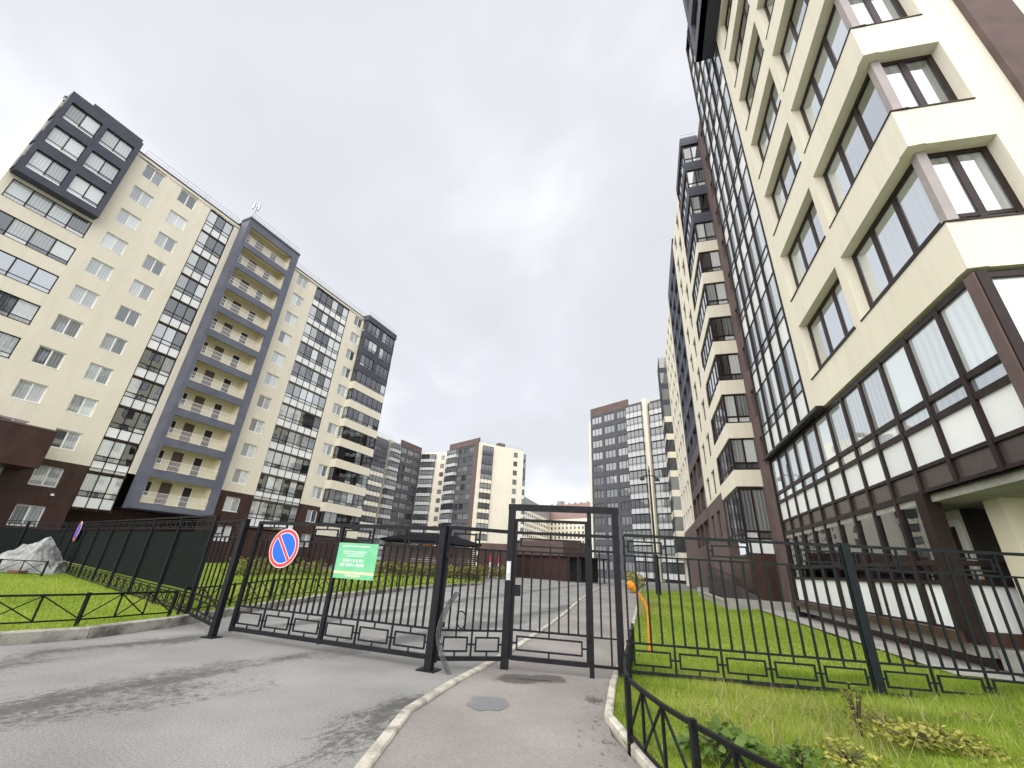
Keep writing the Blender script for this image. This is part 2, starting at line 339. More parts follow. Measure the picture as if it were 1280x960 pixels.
# dark passage under the tower
b = MB(); b.quad((5.3, 3, 0), (15, 3, 0), (15, 3, 4.1), (5.3, 3, 4.1)); b.quad((5.3, 0, 3.75), (5.3, 3, 3.75), (8.3, 3, 3.75), (8.3, 0, 3.75)); b.quad((5.3, 0, 0), (5.3, 3, 0), (5.3, 3, 4.1), (5.3, 0, 4.1)); b.quad((15, 3, 0), (15, 0, 0), (15, 0, 4.1), (15, 3, 4.1))
b.build('passage', 'brown', Lb)
shell(Lb, -7.2, 36.3, 15, 0, 36.0, 'cream', y0=.0)
MB().box(-7.25, 30.2, -.06, .35, 36.0, 36.12).build('parapet_coping', 'dark_frame', Lb)
for uc in (0., 3.16, 17.81, 28.27):
    for k in range(12): window(fL, uc, ZK[k]-.74, 1.62, 1.48, 2, 'white_frame', 'glass_window', .085)
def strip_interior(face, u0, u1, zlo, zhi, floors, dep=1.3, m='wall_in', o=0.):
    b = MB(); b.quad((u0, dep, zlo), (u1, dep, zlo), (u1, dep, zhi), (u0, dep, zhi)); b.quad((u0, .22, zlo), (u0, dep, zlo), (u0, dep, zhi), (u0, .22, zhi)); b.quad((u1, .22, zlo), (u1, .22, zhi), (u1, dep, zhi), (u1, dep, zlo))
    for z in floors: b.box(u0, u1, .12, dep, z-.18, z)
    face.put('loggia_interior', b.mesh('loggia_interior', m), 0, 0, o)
    dm = boxmesh(.95, .05, 2.0, 'dark_in'); wm = boxmesh(1.1, .05, 1.3, 'dark_in')
    for z in floors[:-1]:
        n = max(1, int((u1-u0)/3))
        for i in range(n):
            c = u0+(u1-u0)*(i+.5)/n; face.put('balcony_door', dm, c-.55, z+.02, o-dep+.06); face.put('inner_window', wm, c+.55, z+.72, o-dep+.06)
fl_z = [ZK[k]-1.9 for k in range(11)][::-1] + [ZK[0]+.9]
for (u0, u1, nl, zb) in ((s1[0], s1[1], 3, 3.75), (s2[0], s2[1], 6, 3.4)):
    strip_interior(fL, u0, u1, zb, 35.5, fl_z)
    for k in range(11):
        glazing(fL, u0+.06, u1-.06, ZK[k]-1.1, ZK[k]+.78, nl, ZK[k]-2.02, 'brown_frame', ['glass_balcony', 'glass_curtainwall', 'glass_window'], .4, o=-.12, t=.07)
        fL.put('slab_edge', boxmesh(u1-u0-.1, .1, .12, 'brown_frame'), (u0+u1)/2, ZK[k]-2.14, -.12)
for a, c, d, e_ in bays:
    window(fL, (a+c)/2, d, c-a, e_-d, 4, 'brown_frame', 'glass_near' if random.random() < .5 else 'glass_window', .07, .38, .1, name='bay_window')
# tower with open loggias
fT = fL.shift(8.55, 1.5); TW = 6.8
lops = [(.4, 5.95, 4.62+F*j, 6.78+F*j) for j in range(11)]
wall(fT, 0, TW, 4.1, 36.7, lops, 'towergrey', .16, 'tower_wall')
b = MB(); 
for u in (0, TW): b.quad((u, 0, 4.1), (u, 0, 36.7), (u, 1.5, 36.7), (u, 1.5, 4.1)) if u == 0 else b.quad((u, 0, 4.1), (u, 1.5, 4.1), (u, 1.5, 36.7), (u, 0, 36.7))
b.box(0, TW, .01, 3, 36.55, 36.69); b.quad((0, 0, 4.1), (0, 3, 4.1), (TW, 3, 4.1), (TW, 0, 4.1)); fT.put('tower_side', b.mesh('tower_side', 'towergrey'), 0, 0)
MB_ = MB().box(-.05, TW+.05, -.05, 1.6, 36.7, 37.0); fT.put('tower_cornice', MB_.mesh('tower_cornice', 'navy'), 0, 0)
b = MB(); b.quad((.2, 1.4, 4.2), (6.5, 1.4, 4.2), (6.5, 1.4, 36.5), (.2, 1.4, 36.5)); b.quad((.38, .16, 4.2), (.38, 1.4, 4.2), (.38, 1.4, 36.5), (.38, .16, 36.5)); b.quad((5.97, .16, 4.2), (5.97, .16, 36.5), (5.97, 1.4, 36.5), (5.97, 1.4, 4.2))
for j in range(12): b.box(.39, 5.96, .165, 1.39, 4.44+F*j, 4.60+F*j)
fT.put('loggia_back_wall', b.mesh('loggia_back_wall', 'tower_cream'), 0, 0)
def mk_rail():
    b = MB(); 
    for z in (.06, .5, .92): b.box(0, 5.5, 0, .025, z, z+.03)
    for i in range(47): x = 5.5*i/46; b.box(x-.009, x+.009, .004, .02, .09, .92)
    return b.mesh('railing', 'white_frame')
lw = frame_mesh(.95, 1.35, 2, 'white_frame', .09, .06, 0., False); ld = frame_mesh(.9, 2.0, 1, 'white_frame', .08, .06, 0., False)
for j in range(11):
    z = 4.62+F*j
    fT.put('railing', cached('lrail', mk_rail), .43, z, -.05)
    for u, fm, w_, h_, dz, nm in ((1.0, lw, .95, 1.35, .65, 'loggia_window'), (2.6, boxmesh(.9, .05, 2.05, 'brown_stucco'), 0, 0, 0, 'door'), (4.5, ld, .9, 2.0, .02, 'balcony_door')):
        q = fT.put(nm, fm, u, z+dz, -1.335)
        if w_: inst('pane', boxmesh(w_-.1, .02, h_-.1, 'dark_in'), q, (0, .03, .05))
roof_rail(fT, .1, TW-.1, 37.0, o=-.3); roof_rail(fL, -1.2, 8.3, 36.1); roof_rail(fL, 15.6, 30, 36.1)
# antenna mast on the tower roof
an = thing('antenna_mast', 'small grey antenna mast standing on the roof of the grey loggia tower', 'antenna')
p = Lb.location; c_, s_ = cos(Lb.rotation_euler.z), sin(Lb.rotation_euler.z)
ax, ay = 8.9, -1.0; an.location = (p[0]+ax*c_-ay*s_, p[1]+ax*s_+ay*c_, 36.98)
MB().cyl((0, 0), .06, .05, 0, 2.4, 8).build('mast', 'metal', an)
for dx, dy in ((.28, 0), (-.2, .2), (-.15, -.25)): MB().box(dx-.1, dx+.1, dy-.07, dy+.07, 1.5, 2.5).bar((0, 0, 1.9), (dx, dy, 1.9), .05).build('antenna_panel', 'metal', an)
# right bay of the block
fB = fL.shift(29.3, .9); BW = 6.6
def corner_bay(face, W_, D_, z0, z1, kz, navyk, nl, gl, root, sideang):
    fs = Face(root, *face.loc(0, 0, 0)[:2], face.a-pi/2)   # left cheek
    for i, zk in enumerate(kz):
        mat_ = 'navy' if i in navyk else 'cream'
        face.put('band', boxmesh(W_, D_+.02, 1.12, mat_), W_/2, zk-2.15)
        if i in navyk:
            glazing(face, .25, W_/2-.35, zk-1.02, zk+.75, 3, None, 'brown_frame', gl, .38, o=-.1); glazing(face, W_/2+.35, W_-.2, zk-1.02, zk+.75, 3, None, 'brown_frame', gl, .38, o=-.1)
            face.put('pier', boxmesh(.68, .5, 1.78, 'navy'), W_/2, zk-1.03); face.put('pier', boxmesh(.24, .5, 1.78, 'navy'), .12, zk-1.03)
        else: glazing(face, .05, W_-.05, zk-1.02, zk+.75, nl, None, 'brown_frame', gl, .38, o=-.06)
        # narrow return light at the end
        fe = Face(root, *face.loc(W_, 0, 0)[:2], face.a+pi/2); glazing(fe, .05, D_, zk-1.02, zk+.75, 1, None, 'brown_frame', gl, .38, o=-.06)
        fe2 = Face(root, *face.loc(0, -D_, 0)[:2], face.a-pi/2); glazing(fe2, .0, D_-.05, zk-1.02, zk+.75, 1, None, 'brown_frame', gl, .38, o=-.06)
    b = MB().box(.2, W_-.2, 1.6, 1.65, z0, z1); face.put('bay_back_wall', b.mesh('bay_back_wall', 'wall_in'), 0, 0)
corner_bay(fB, BW, .9, 3, 36, ZK[:11], (0, 1, 2), 6, ['glass_balcony', 'glass_balcony', 'glass_window'], Lb, 0)
fB.put('cornice', boxmesh(BW+.2, 1.6, .95, 'navy'), BW/2, 35.47, .08)
fB.put('base_wall', boxmesh(BW-.1, .9, 3.5, 'brown'), BW/2, 0, -.05)
roof_rail(fB, .1, BW, 36.42, o=-.3)
# dark box on the left corner
fX = fL.shift(-7.1, .9); XW = 5.2
xo = []
for j in range(3):
    for u in (.32, 2.75): xo.append((u, u+2.08, ZK[j]-1.25, ZK[j]+.70))
wall(fX, 0, XW, 27.0, 36.4, xo, 'navy', .3, 'box_wall')
b = MB(); b.quad((0, 0, 27.0), (0, 0, 36.4), (0, 4, 36.4), (0, 4, 27.0)); b.quad((XW, 0, 27.0), (XW, 3, 27.0), (XW, 3, 36.4), (XW, 0, 36.4)); b.quad((0, 0.01, 27.01), (0, 4, 27.01), (XW, 4, 27.01), (XW, .01, 27.01)); b.box(.01, XW-.01, .02, 4, 36.1, 36.35); b.box(1.4, XW-.05, .5, 3.5, 36.4, 37.1)
b.box(.02, XW-.02, 1.2, 1.3, 27.3, 36.0); fX.put('box_shell', b.mesh('box_shell', 'navy'), 0, 0)
for j in range(3): fX.put('box_fin', boxmesh(.08, 2.6, 1.2, 'navy'), -.05, 27.2+F*j)
for a, c, d, e_ in xo: window(fX, (a+c)/2, d, c-a, e_-d, 2, 'brown_frame', 'glass_window', .06, .5, .22, False, name='box_window'); fX.put('sill_strip', boxmesh(c-a-.1, .05, .14, 'white_panel'), (a+c)/2, d+.06, -.14)
# brown entrance porch
fP = fL.shift(-16, 3.0); b = MB().box(0, 17.65, 0, 3.2, 5.85, 8.5)
fP.put('porch_canopy', b.mesh('porch_canopy', 'brown'), 0, 0); fP.put('porch_coping', boxmesh(17.75, 3.2, .12, 'brown_stucco'), 8.83, 8.5, .05)
fP.put('porch_wall', boxmesh(14.0, 2.4, 5.85, 'brown'), 6.9, 0, -.6); fP.put('porch_lamp', MB().cyl((0, 0), .12, .1, 0, .15).mesh('porch_lamp', 'white_frame'), 19.9, 4.35, -2.85)

# ================================================================ RIGHT APARTMENT BLOCK
RAZ = radians(18.283); RX, RY = 9.229, 11.294
Rb = thing('apartment_block', 'tall cream apartment block with corner windows and a black finned glass wall', 'building', (RX, RY, 0), atan2(-cos(RAZ), -sin(RAZ)), 'apartment blocks around the courtyard')
fR = Face(Rb); RC = 6.52; RANG = radians(94.3)
fC = Face(Rb, RC, 0, RANG)
ZR = [7.2+F*r for r in range(10)]; WH = 1.87
opsA = [(0, 3.02, z, z+WH) for z in ZR]; opsB = [(3.37, RC+1, z, z+WH) for z in ZR]
wall(fR, -.8, RC, 6.2, 36.6, opsA+opsB, 'cream', .28)
wall(fC, 0, 9, 6.196, 36.6, [(-1, 1.36, z-.003, z+WH+.003) for z in ZR]+[(3.3, 5.4, z, z+WH) for z in ZR], 'cream', .28)
b = MB().box(2.0, 2.76, -.12, .05, 6.2, 36.6); fC.put('pilaster', b.mesh('pilaster', 'brown_stucco'), 0, 0)
b = MB(); b.quad((-.8, .29, 6.21), (-.8, 6, 6.21), (RC-.3, 8, 6.21), (RC-.3, .29, 6.21)); b.build('soffit', 'concrete', Rb)
for r, z in enumerate(ZR):
    window(fR, 1.51, z, 3.02, WH, 3, 'brown_frame', 'glass_near', .11, .30, .24, True, sillout=.27, lowmat='glass_near')
    wB = RC-3.37-.24
    window(fR, 3.37+wB/2, z, wB, WH, 3, 'brown_frame', 'glass_near', .11, .30, .24, False)
    window(fC, .24+(1.36-.24)/2, z, 1.36-.24, WH, 2, 'brown_frame', 'glass_face', .10, .30, .24, False)
    inst('corner_post', boxmesh(.16, .16, WH, 'corner_grey'), Rb, (RC-.27, .19, z))
    fR.put('window_sill', boxmesh(RC-3.35+.02, .3, .03, 'brown_frame'), (RC+3.35)/2+.01, z-.034, .02); fC.put('window_sill', boxmesh(1.34, .3, .03, 'brown_frame'), .69, z-.0335, .02)
    window(fC, 4.35, z, 2.1, WH, 2, 'brown_frame', 'glass_face', .10, .30, .24)
# finned curtain wall
CU0, CU1 = -6.2, -.8
NL = 5
for j in range(10):
    z = 6.3+F*j
    for i in range(NL):
        u = CU0+(CU1-CU0)*(i+.5)/NL; w_ = (CU1-CU0)/NL
        fR.put('glass_pane', boxmesh(w_-.02, .02, 1.52, 'glass_curtainwall'), u, z+1.36, -.05); fR.put('lower_glass_pane', boxmesh(w_-.02, .02, .36, 'glass_curtainwall'), u, z+.98, -.05)
        fR.put('spandrel_panel', boxmesh(w_-.02, .02, .93, 'white_panel'), u, z+.02, -.05)
    for zz in (0, .95, 1.34): fR.put('transom', boxmesh(CU1-CU0, .06, .035, 'fin'), (CU0+CU1)/2, z+zz-.02, -.02)
for i in range(NL+1):
    u = CU0+(CU1-CU0)*i/NL; fR.put('fin', boxmesh(.075, .12, 30.2, 'fin'), u, 6.2, .045)
b = MB().box(CU0-.1, CU1, 0, .4, 36.4, 36.6).box(CU0-.05, CU0-.01, .01, 1.4, 0, 36.4); fR.put('curtain_wall_edge', b.mesh('curtain_wall_edge', 'fin'), 0, 0)
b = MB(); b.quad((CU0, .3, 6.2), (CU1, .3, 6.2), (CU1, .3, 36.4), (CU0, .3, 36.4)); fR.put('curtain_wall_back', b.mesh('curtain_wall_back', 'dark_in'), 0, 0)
fR.put('string_course', boxmesh(CU1-CU0+1.1, .2, .1, 'fin'), (CU0+CU1)/2+.5, 6.12, .19)
# navy box high up
fN = fR.shift(-1.6, .9)
no = [(.5, 2.3, 27.6+F*j, 29.4+F*j) for j in range(3)]
wall(fN, 0, 2.9, 26.8, 36.9, no, 'navy', .3, 'box_wall')
b = MB(); b.quad((0, 0, 26.8), (0, .9, 26.8), (2.9, .9, 26.8), (2.9, 0, 26.8)); b.quad((0, 0, 26.8), (0, 0, 36.9), (0, .9, 36.9), (0, .9, 26.8)); b.quad((2.9, 0, 26.8), (2.9, .9, 26.8), (2.9, .9, 36.9), (2.9, 0, 36.9)); b.quad((0, .3, 26.8), (2.9, .3, 26.8), (2.9, .3, 36.9), (0, .3, 36.9)); fN.put('box_shell', b.mesh('box_shell', 'navy'), 0, 0)
for a, c, d, e_ in no: window(fN, (a+c)/2, d, c-a, e_-d, 2, 'brown_frame', 'glass_near', .08, .4, .2, False, name='box_window')
# glazed base: two storeys of lights, white panels and black mullions
MU = [RC-1.0585*i for i in range(13)]
fG = fR.shift(0, -.10)
LC = RC-1.0585*3 + .15   # cut-back corner of the lower storey
def base_row(face, u0, u1, first, m0=0, gl=None):
    w_ = u1-u0; u = (u0+u1)/2; pw = w_-.06
    if first:
        face.put('pane', boxmesh(pw, .02, 1.24, gl or ('glass_near2' if random.random() < .7 else 'glass_near')), u, 4.78, 0); face.put('lower_pane', boxmesh(pw, .02, .26, 'glass_near2'), u, 4.44, 0)
        face.put('panel', boxmesh(pw, .03, .68, 'white_panel'), u, 3.66, 0); face.put('brown_panel', boxmesh(pw, .03, .42, 'brown_frame2'), u, 3.22, 0)
    else:
        face.put('pane', boxmesh(pw, .02, 1.18, 'glass_clear'), u, 1.98, 0); face.put('lower_pane', boxmesh(pw, .02, .30, 'glass_clear'), u, 1.62, 0)
        face.put('panel', boxmesh(pw, .03, .74, 'white_panel'), u, .84, 0)
glass_mat('glass_near2', False, .40, lo=(.25, .28, .285), hi=(.76, .82, .80))
mat('brown_frame2', (.055, .041, .038), (.085, .063, .057), 3., .25, spec=.6)
def base_rails(face, u0, u1, first):
    for z, h_ in (((4.67, .11), (4.32, .11), (3.60, .07), (3.18, .06), (6.02, .1)) if first else ((3.12, .06), (1.89, .09), (1.55, .07), (.79, .06))):
        face.put('transom', boxmesh(u1-u0, .09, h_, 'brown_frame'), (u0+u1)/2, z, .05)
for i in range(12): base_row(fG, MU[i+1], MU[i], True)
base_rails(fG, MU[12], RC, True)
for u in MU: fG.put('mullion', boxmesh(.10, .14, 2.92 if u > LC else 5.42, 'brown_frame'), u, 3.17 if u > LC else .67, .06)
for i in range(3, 12): base_row(fG, MU[i+1], MU[i], False)
base_rails(fG, MU[12], MU[3], False)
fGc = Face(Rb, RC-.1, .10, RANG)
for i in range(5): base_row(fGc, 1.06*i+.1, 1.06*(i+1)+.1, True, 0, 'glass_window'); fGc.put('mullion', boxmesh(.12, .2, 2.92, 'brown_frame'), 1.06*(i+1)+.1, 3.17, .12)
fGc.put('corner_post', boxmesh(.2, .2, 2.92, 'brown_stucco'), .0, 3.17, .12); base_rails(fGc, 0, 5.4, True)
# lower return at the cut-back corner
fGl = Face(Rb, MU[3], .10, RANG)
for i in range(5):
    u = 1.06*i; fGl.put('panel', boxmesh(1.0, .03, .74, 'white_panel'), u+.53, .84, 0); fGl.put('mullion', boxmesh(.13, .2, 2.5, 'brown_frame'), u+1.06, .67, .1)
fGl.put('corner_post', boxmesh(.26, .26, 2.5, 'brown_frame'), 0, .67, .12); fGl.put('transom', boxmesh(5.3, .09, .09, 'brown_frame'), 2.65, 1.89, .05); fGl.put('transom', boxmesh(5.3, .09, .1, 'brown_frame'), 2.65, 1.57, .05); fGl.put('transom', boxmesh(5.3, .12, .2, 'brown'), 2.65, .63, .08)
# base floor, sills, plinth and rooms behind the glass
b = MB().box(-6.3, MU[3], .08, 9, .45, .66).box(-6.3, MU[3]-.01, .09, 9, 3.0, 3.13); b.box(MU[3], RC+.2, .1, 9, 3.0, 3.14); b.build('floor_slab', 'concrete', Rb)
fR.put('base_sill', boxmesh(MU[3]+6.3, .35, .17, 'brown'), (MU[3]-6.3)/2, .64, .12)
fR.put('plinth', boxmesh(MU[3]+6.0, .3, .7, 'brown'), (MU[3]-6.3)/2, 0, -.35)
b = MB().box(-6.2, 2.6, .95, 1.05, .66, 3.0).box(-6.2, RC, 1.3, 1.4, 3.2, 6.1); b.build('inner_wall', 'cream_in', Rb)
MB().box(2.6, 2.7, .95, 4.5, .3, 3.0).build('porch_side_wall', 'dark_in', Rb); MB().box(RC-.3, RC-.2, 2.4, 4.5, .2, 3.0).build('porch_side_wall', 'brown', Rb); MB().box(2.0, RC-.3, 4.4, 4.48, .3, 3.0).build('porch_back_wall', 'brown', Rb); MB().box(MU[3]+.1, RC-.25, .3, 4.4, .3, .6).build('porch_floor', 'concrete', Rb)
b = MB().box(3.64, 4.06, .75, 1.2, .2, 3.0); b.build('porch_column', 'cream_in', Rb)
b = MB().box(1.70, 1.82, .88, .94, .66, 2.8).box(2.42, 2.54, .88, .94, .66, 2.8).box(1.82, 2.42, .88, .94, 2.68, 2.8); b.build('porch_door', 'white_frame', Rb)
b = MB().box(1.83, 2.41, .90, .945, .68, 2.67); b.build('door_leaf', 'brown', Rb)
for u_ in (-4.5, -2.4, -.3): MB().box(u_-.35, u_+.35, .90, .945, .7, 2.8).build('inner_door', 'dark_in', Rb)
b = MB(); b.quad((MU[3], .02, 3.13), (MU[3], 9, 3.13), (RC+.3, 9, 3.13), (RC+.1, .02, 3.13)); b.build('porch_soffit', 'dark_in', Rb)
# recessed brown wall and bay column beyond the curtain wall
fQ = fR.shift(0, -1.4)
qo = [(u-.5, u+.5, z+.1, z+1.7) for z in ZR for u in (-8.2, -11.9)]
wall(fQ, -13.4, -6.2, 0, 36.2, qo, 'brown_stucco', .2)
for a, c, d, e_ in qo: window(fQ, (a+c)/2, d, c-a, e_-d, 1, 'brown_frame', 'glass_near', .08)
fY = fR.shift(-18.7, 0); YW = 5.3; fYc = Face(Rb, -13.4, 0, pi/2)
for i in range(-1, 10):
    z = 7.31+F*i; navy = i >= 7
    m_b = 'navy' if navy else 'cream'
    if i >= 0: inst('band', boxmesh(YW, 1.4, .96, m_b), Rb, (-13.4-YW/2, 0, z-.96))
    wr = .42 if navy else .38
    zz = z if i >= 0 else z-.95
    glazing(fY, .06, YW-.06, zz, zz+(1.94 if i >= 0 else 2.8), 5, None, 'brown_frame', ['glass_near', 'glass_balcony'], wr, 'bay_glazing', .10, o=-.08)
    glazing(fYc, .08, 1.4, zz, zz+(1.94 if i >= 0 else 2.8), 2, zz-.8 if i < 0 else None, 'brown_frame', ['glass_clear', 'glass_window', 'glass_window'], wr, 'bay_glazing', .10, o=-.08)
inst('bay_cap', boxmesh(YW+.1, 1.4, .9, 'navy'), Rb, (-13.4-YW/2, -.03, 35.5))
MB().box(-13.5, -13.402, 1.36, 1.43, 0, 36).build('bay_return', 'brown_stucco', Rb); b = MB().box(-18.6, -13.5, 1.38, 1.45, 0, 36); b.build('bay_back_wall', 'cream_in', Rb); MB().box(-18.68, -13.405, .02, 1.42, 0, 2.7).build('bay_base', 'brown', Rb)
roof_rail(fYc, 0, 1.4, 36.4, .8)
# facade onward
oo = [(u-.8, u+.8, z-.05, z+1.75) for z in ZR for u in (-21.2, -24.3)]
lo_ = [(u-.8, u+.8, 4.1, 5.95) for u in (-21.2, -24.3)]
wall(fR, -26.6, -18.7, 6.9, 36.0, oo, 'cream', .22); wall(fR, -26.6, -18.7, 0, 6.9, lo_, 'brown_stucco', .22)
for a, c, d, e_ in oo+lo_: window(fR, (a+c)/2, d, c-a, e_-d, 2, 'brown_frame', 'glass_near', .08)
wall(fR, -37.8, -26.6, 12.9, 37.2, [(u-1.5, u+1.5, z-.2, z+1.75) for z in ZR[2:] for u in (-28.6, -32.2, -35.8)], 'navy', .3); wall(fR, -37.8, -26.6, 0, 12.9, [(u-1.5, u+1.5, z-.2, z+1.75) for z in (4.3, 7.2, 10.1) for u in (-28.6, -32.2, -35.8)], 'brown', .3)
for z in [4.3]+ZR:
    for u in (-28.6, -32.2, -35.8): window(fR, u, z-.2, 3.0, 1.95, 3, 'dark_frame', 'glass_near', .08, .4, .24, False, name='window')
fR.put('ledge', boxmesh(11.2, .3, .9, 'brown_stucco'), -32.2, 6.0, .06)
o3 = [(u-1.0, u+1.0, z-.05, z+1.75) for z in ZR for u in (-40.4, -43.6, -46.8, -50.4)]
wall(fR, -53, -37.8, 6.9, 36.0, o3, 'cream', .22); wall(fR, -53, -37.8, 0, 6.9, [], 'brown_stucco', .22)
for a, c, d, e_ in o3: simple_window(fR, (a+c)/2, d, c-a, e_-d, 2, glass='glass_near', o=-.16)
fZ = fR.shift(-58.5, 1.2)
for z in ZR+[4.3]: simple_glazing(fZ, 2.75, z-.0, 5.5, 1.95, 5, .95, panel='cream' if z < 27 else 'navy', dep=1.2, name='balcony')
wall(fR, -58.9, -53, 0, 36.0, [], 'cream', .2)
b = MB(); b.quad((-13.45, .3, 35.9), (-13.45, 1.4, 35.9), (-58.9, 1.4, 35.9), (-58.9, .3, 35.9)); b.box(-58.9, -6.2, 1.42, 12, 35.5, 35.9).box(-58.9, RC-.4, 8, 12, 6.2, 35.9); b.build('roof', 'roof', Rb)
roof_rail(fR, -58.9, -19, 36.0)

# ================================================================ FAR BLOCKS
def block(name, label, A, B, depth=13, side='cream', H_=37.):
    a = Vector(A[:2]); b_ = Vector(B[:2]); d = b_-a
    t = thing('apartment_block', label, 'building', (a.x, a.y, 0), atan2(d.y, d.x), 'apartment blocks around the courtyard')
    return t, Face(t), d.length
def cols(face, spec, zs, z0, z1, m, u0, u1, top=None):
    o_ = []
    for s in spec:
        if s[0] == 'w':
            for z in zs: o_.append((s[1]-s[2]/2, s[1]+s[2]/2, z, z+s[3]))
    wall(face, u0, u1, z0, z1, o_, m, .15)
    for s in spec:
        for z in zs:
            if s[0] == 'w': simple_window(face, s[1], z, s[2], s[3], s[4] if len(s) > 4 else 2, o=-.08)
            elif s[0] == 'b': simple_glazing(face, (s[1]+s[2])/2, z+.1, s[2]-s[1], 1.75, s[3], .95, o=s[4], dep=s[4]+.05, panel=s[5] if len(s) > 5 else 'far_panel')
ZF = [4.3+F*i for i in range(11)]; ZF0 = [1.4]+ZF
# dark grey tower standing across the end of the drive
A = P(738, 512, 37.5); B = P(784, 499, 37.5)
t, f_, Wd = block('C1', 'dark grey apartment tower with brown parapet standing across the end of the drive', A, B)
cols(f_, [('w', Wd*(i+.5)/3, Wd/3-.7, 1.75, 3) for i in range(3)], [z+.1 for z in ZF0], 0, 35.6, 'fargrey', 0, Wd)
f_.put('parapet', boxmesh(Wd, .4, 1.9, 'farbrown'), Wd/2, 35.6, .03); shell(t, 0, Wd+4, 13, 0, 36, 'cream')
cols(f_.shift(Wd, 0), [('b', 0, 3.9, 4, 1.0)], ZF0, 0, 36, 'fargrey', 0, 4)
q = f_.shift(Wd+3.95, .6); q.put('corner_fin', boxmesh(.95, 3, 36.4, 'cream'), .48, 0)
q = f_.shift(Wd+4.95, -1.2); cols(q, [('b', .2, 4.6, 4, 1.2), ('b', 6, 10, 4, 1.2), ('w', 11.5, 1.4, 1.5)], ZF0, 0, 36, 'brown_stucco', 0, 14)
roof_rail(q, 0, 14, 36)
MB().box(-1.1, -.02, .6, 10, 0, 34.5).build('side_wing', 'cream', t)
# far end of the left row: banded bay, glazed column and dark wing
A = P(462, 537, 36.5); B = P(527, 562, 37.)
A = (A[0]-3*(B[0]-A[0])/20, A[1]-3*(B[1]-A[1])/20)
t, f_, Wd = block('C2', 'narrow cream and dark grey block behind the loggia tower block', A, B)
k_ = Wd/25.
cols(f_, [], ZF0, 0, 36, 'cream', 0, Wd); shell(t, 0, Wd, 12, 0, 36, 'cream')
for i, z in enumerate(ZF0): simple_glazing(f_, 6*k_, z+.1, 8.5*k_, 1.75, 7, 1.1, panel='fargrey' if i > 8 else 'cream', o=.9, dep=.9)
q = f_.shift(10.8*k_, 0); cols(q, [('b', .9*k_, 4.6*k_, 4, 1.0)], ZF0, 0, 35.99, 'cream', 0.01, 4.7*k_)
q = f_.shift(15.6*k_, .25); cols(q, [('w', 9.2*k_*(i+.5)/3, 9.2*k_/3-.6, 1.75, 3) for i in range(3)], [z+.1 for z in ZF0], 0, 35.6, 'fargrey', 0, 9.3*k_)
q.put('parapet', boxmesh(9.3*k_, .4, 1.9, 'farbrown'), 4.65*k_, 35.6, .02); roof_rail(f_, 0, 15, 36)
# cream linking block
A = P(512, 566, 36.); B = P(566, 565, 36.)
t, f_, Wd = block('C3L', 'cream linking block with a column of white balconies between darker blocks', A, B)
cols(f_, [('w', 1.3, 1.2, 1.5), ('w', 3.1, 1.1, 1.5), ('b', Wd*.33, Wd*.33+5.2, 5, 1.0), ('w', Wd*.8, 1.5, 1.5), ('w', Wd*.95, 1.3, 1.5)], ZF0, 0, 36, 'cream', 0, Wd); shell(t, 0, Wd, 12, 0, 36, 'cream'); roof_rail(f_, 0, Wd, 36)
# brown-parapet wing and its cream gable
A = P(563, 556, 37.5); B = P(600, 547, 37.5)
t, f_, Wd = block('C3', 'brown fronted apartment wing with a blank cream gable and bay windows', A, B)
cols(f_, [('b', 0.1, Wd*.33, 4, 1.0)] + [('w', Wd*(.42+.17*i), Wd*.14, 1.75, 3) for i in range(3)], ZF0, 0, 35.6, 'fargrey', 0, Wd*.86)
cols(f_.shift(Wd*.86, .12), [], [], 0, 35.6, 'farbrown', 0, Wd*.14)
f_.put('parapet', boxmesh(Wd, .4, 1.9, 'farbrown'), Wd/2, 35.6, .15)
C0 = B; C1_ = P(655, 562, 36.5)
lx = Vector((C1_[0]-B[0], C1_[1]-B[1])); ang = atan2(lx.y, lx.x)-t.rotation_euler.z
fe = Face(t, Wd, -.1, ang); GW = lx.length
cols(fe, [('w', GW*.82, 1.5, 1.6)], ZF0, 0, 36, 'cream', 0, GW)
for i, z in enumerate(ZF0): simple_glazing(fe, 3.1, z+.1, 3.6, 1.75, 3, 1.05, panel='fargrey' if i > 8 else 'cream', o=.55, dep=.6, name='bay_window')
for i, z in enumerate(ZF0): simple_glazing(Face(t, *fe.loc(GW, 0, 0)[:2], ang+pi/2), 2, z+.1, 3, 1.75, 3, 1.0, panel='fargrey' if i > 8 else 'white_panel', o=1.2, dep=1.2)
roof_rail(fe, 0, GW, 36); b = MB(); x1, y1, _ = fe.loc(GW, 0, 0); b.quad((0, .3, 35.5), (Wd, .2, 35.5), (x1, y1, 35.5), (0, y1, 35.5)); b.build('roof', 'roof', t); q0 = fe.loc(GW, 0, 0); q1 = fe.loc(GW, -11, 0); MB().quad((q0[0], q0[1], 0), (q1[0], q1[1], 0), (q1[0], q1[1], 36), (q0[0], q0[1], 36)).build('side_wall', 'cream', t)
b = MB().box(GW*.45, GW*.6, 1, 3, 36, 37.4); fe.put('roof_vent', b.mesh('roof_vent', 'farbrown'), 0, 0)
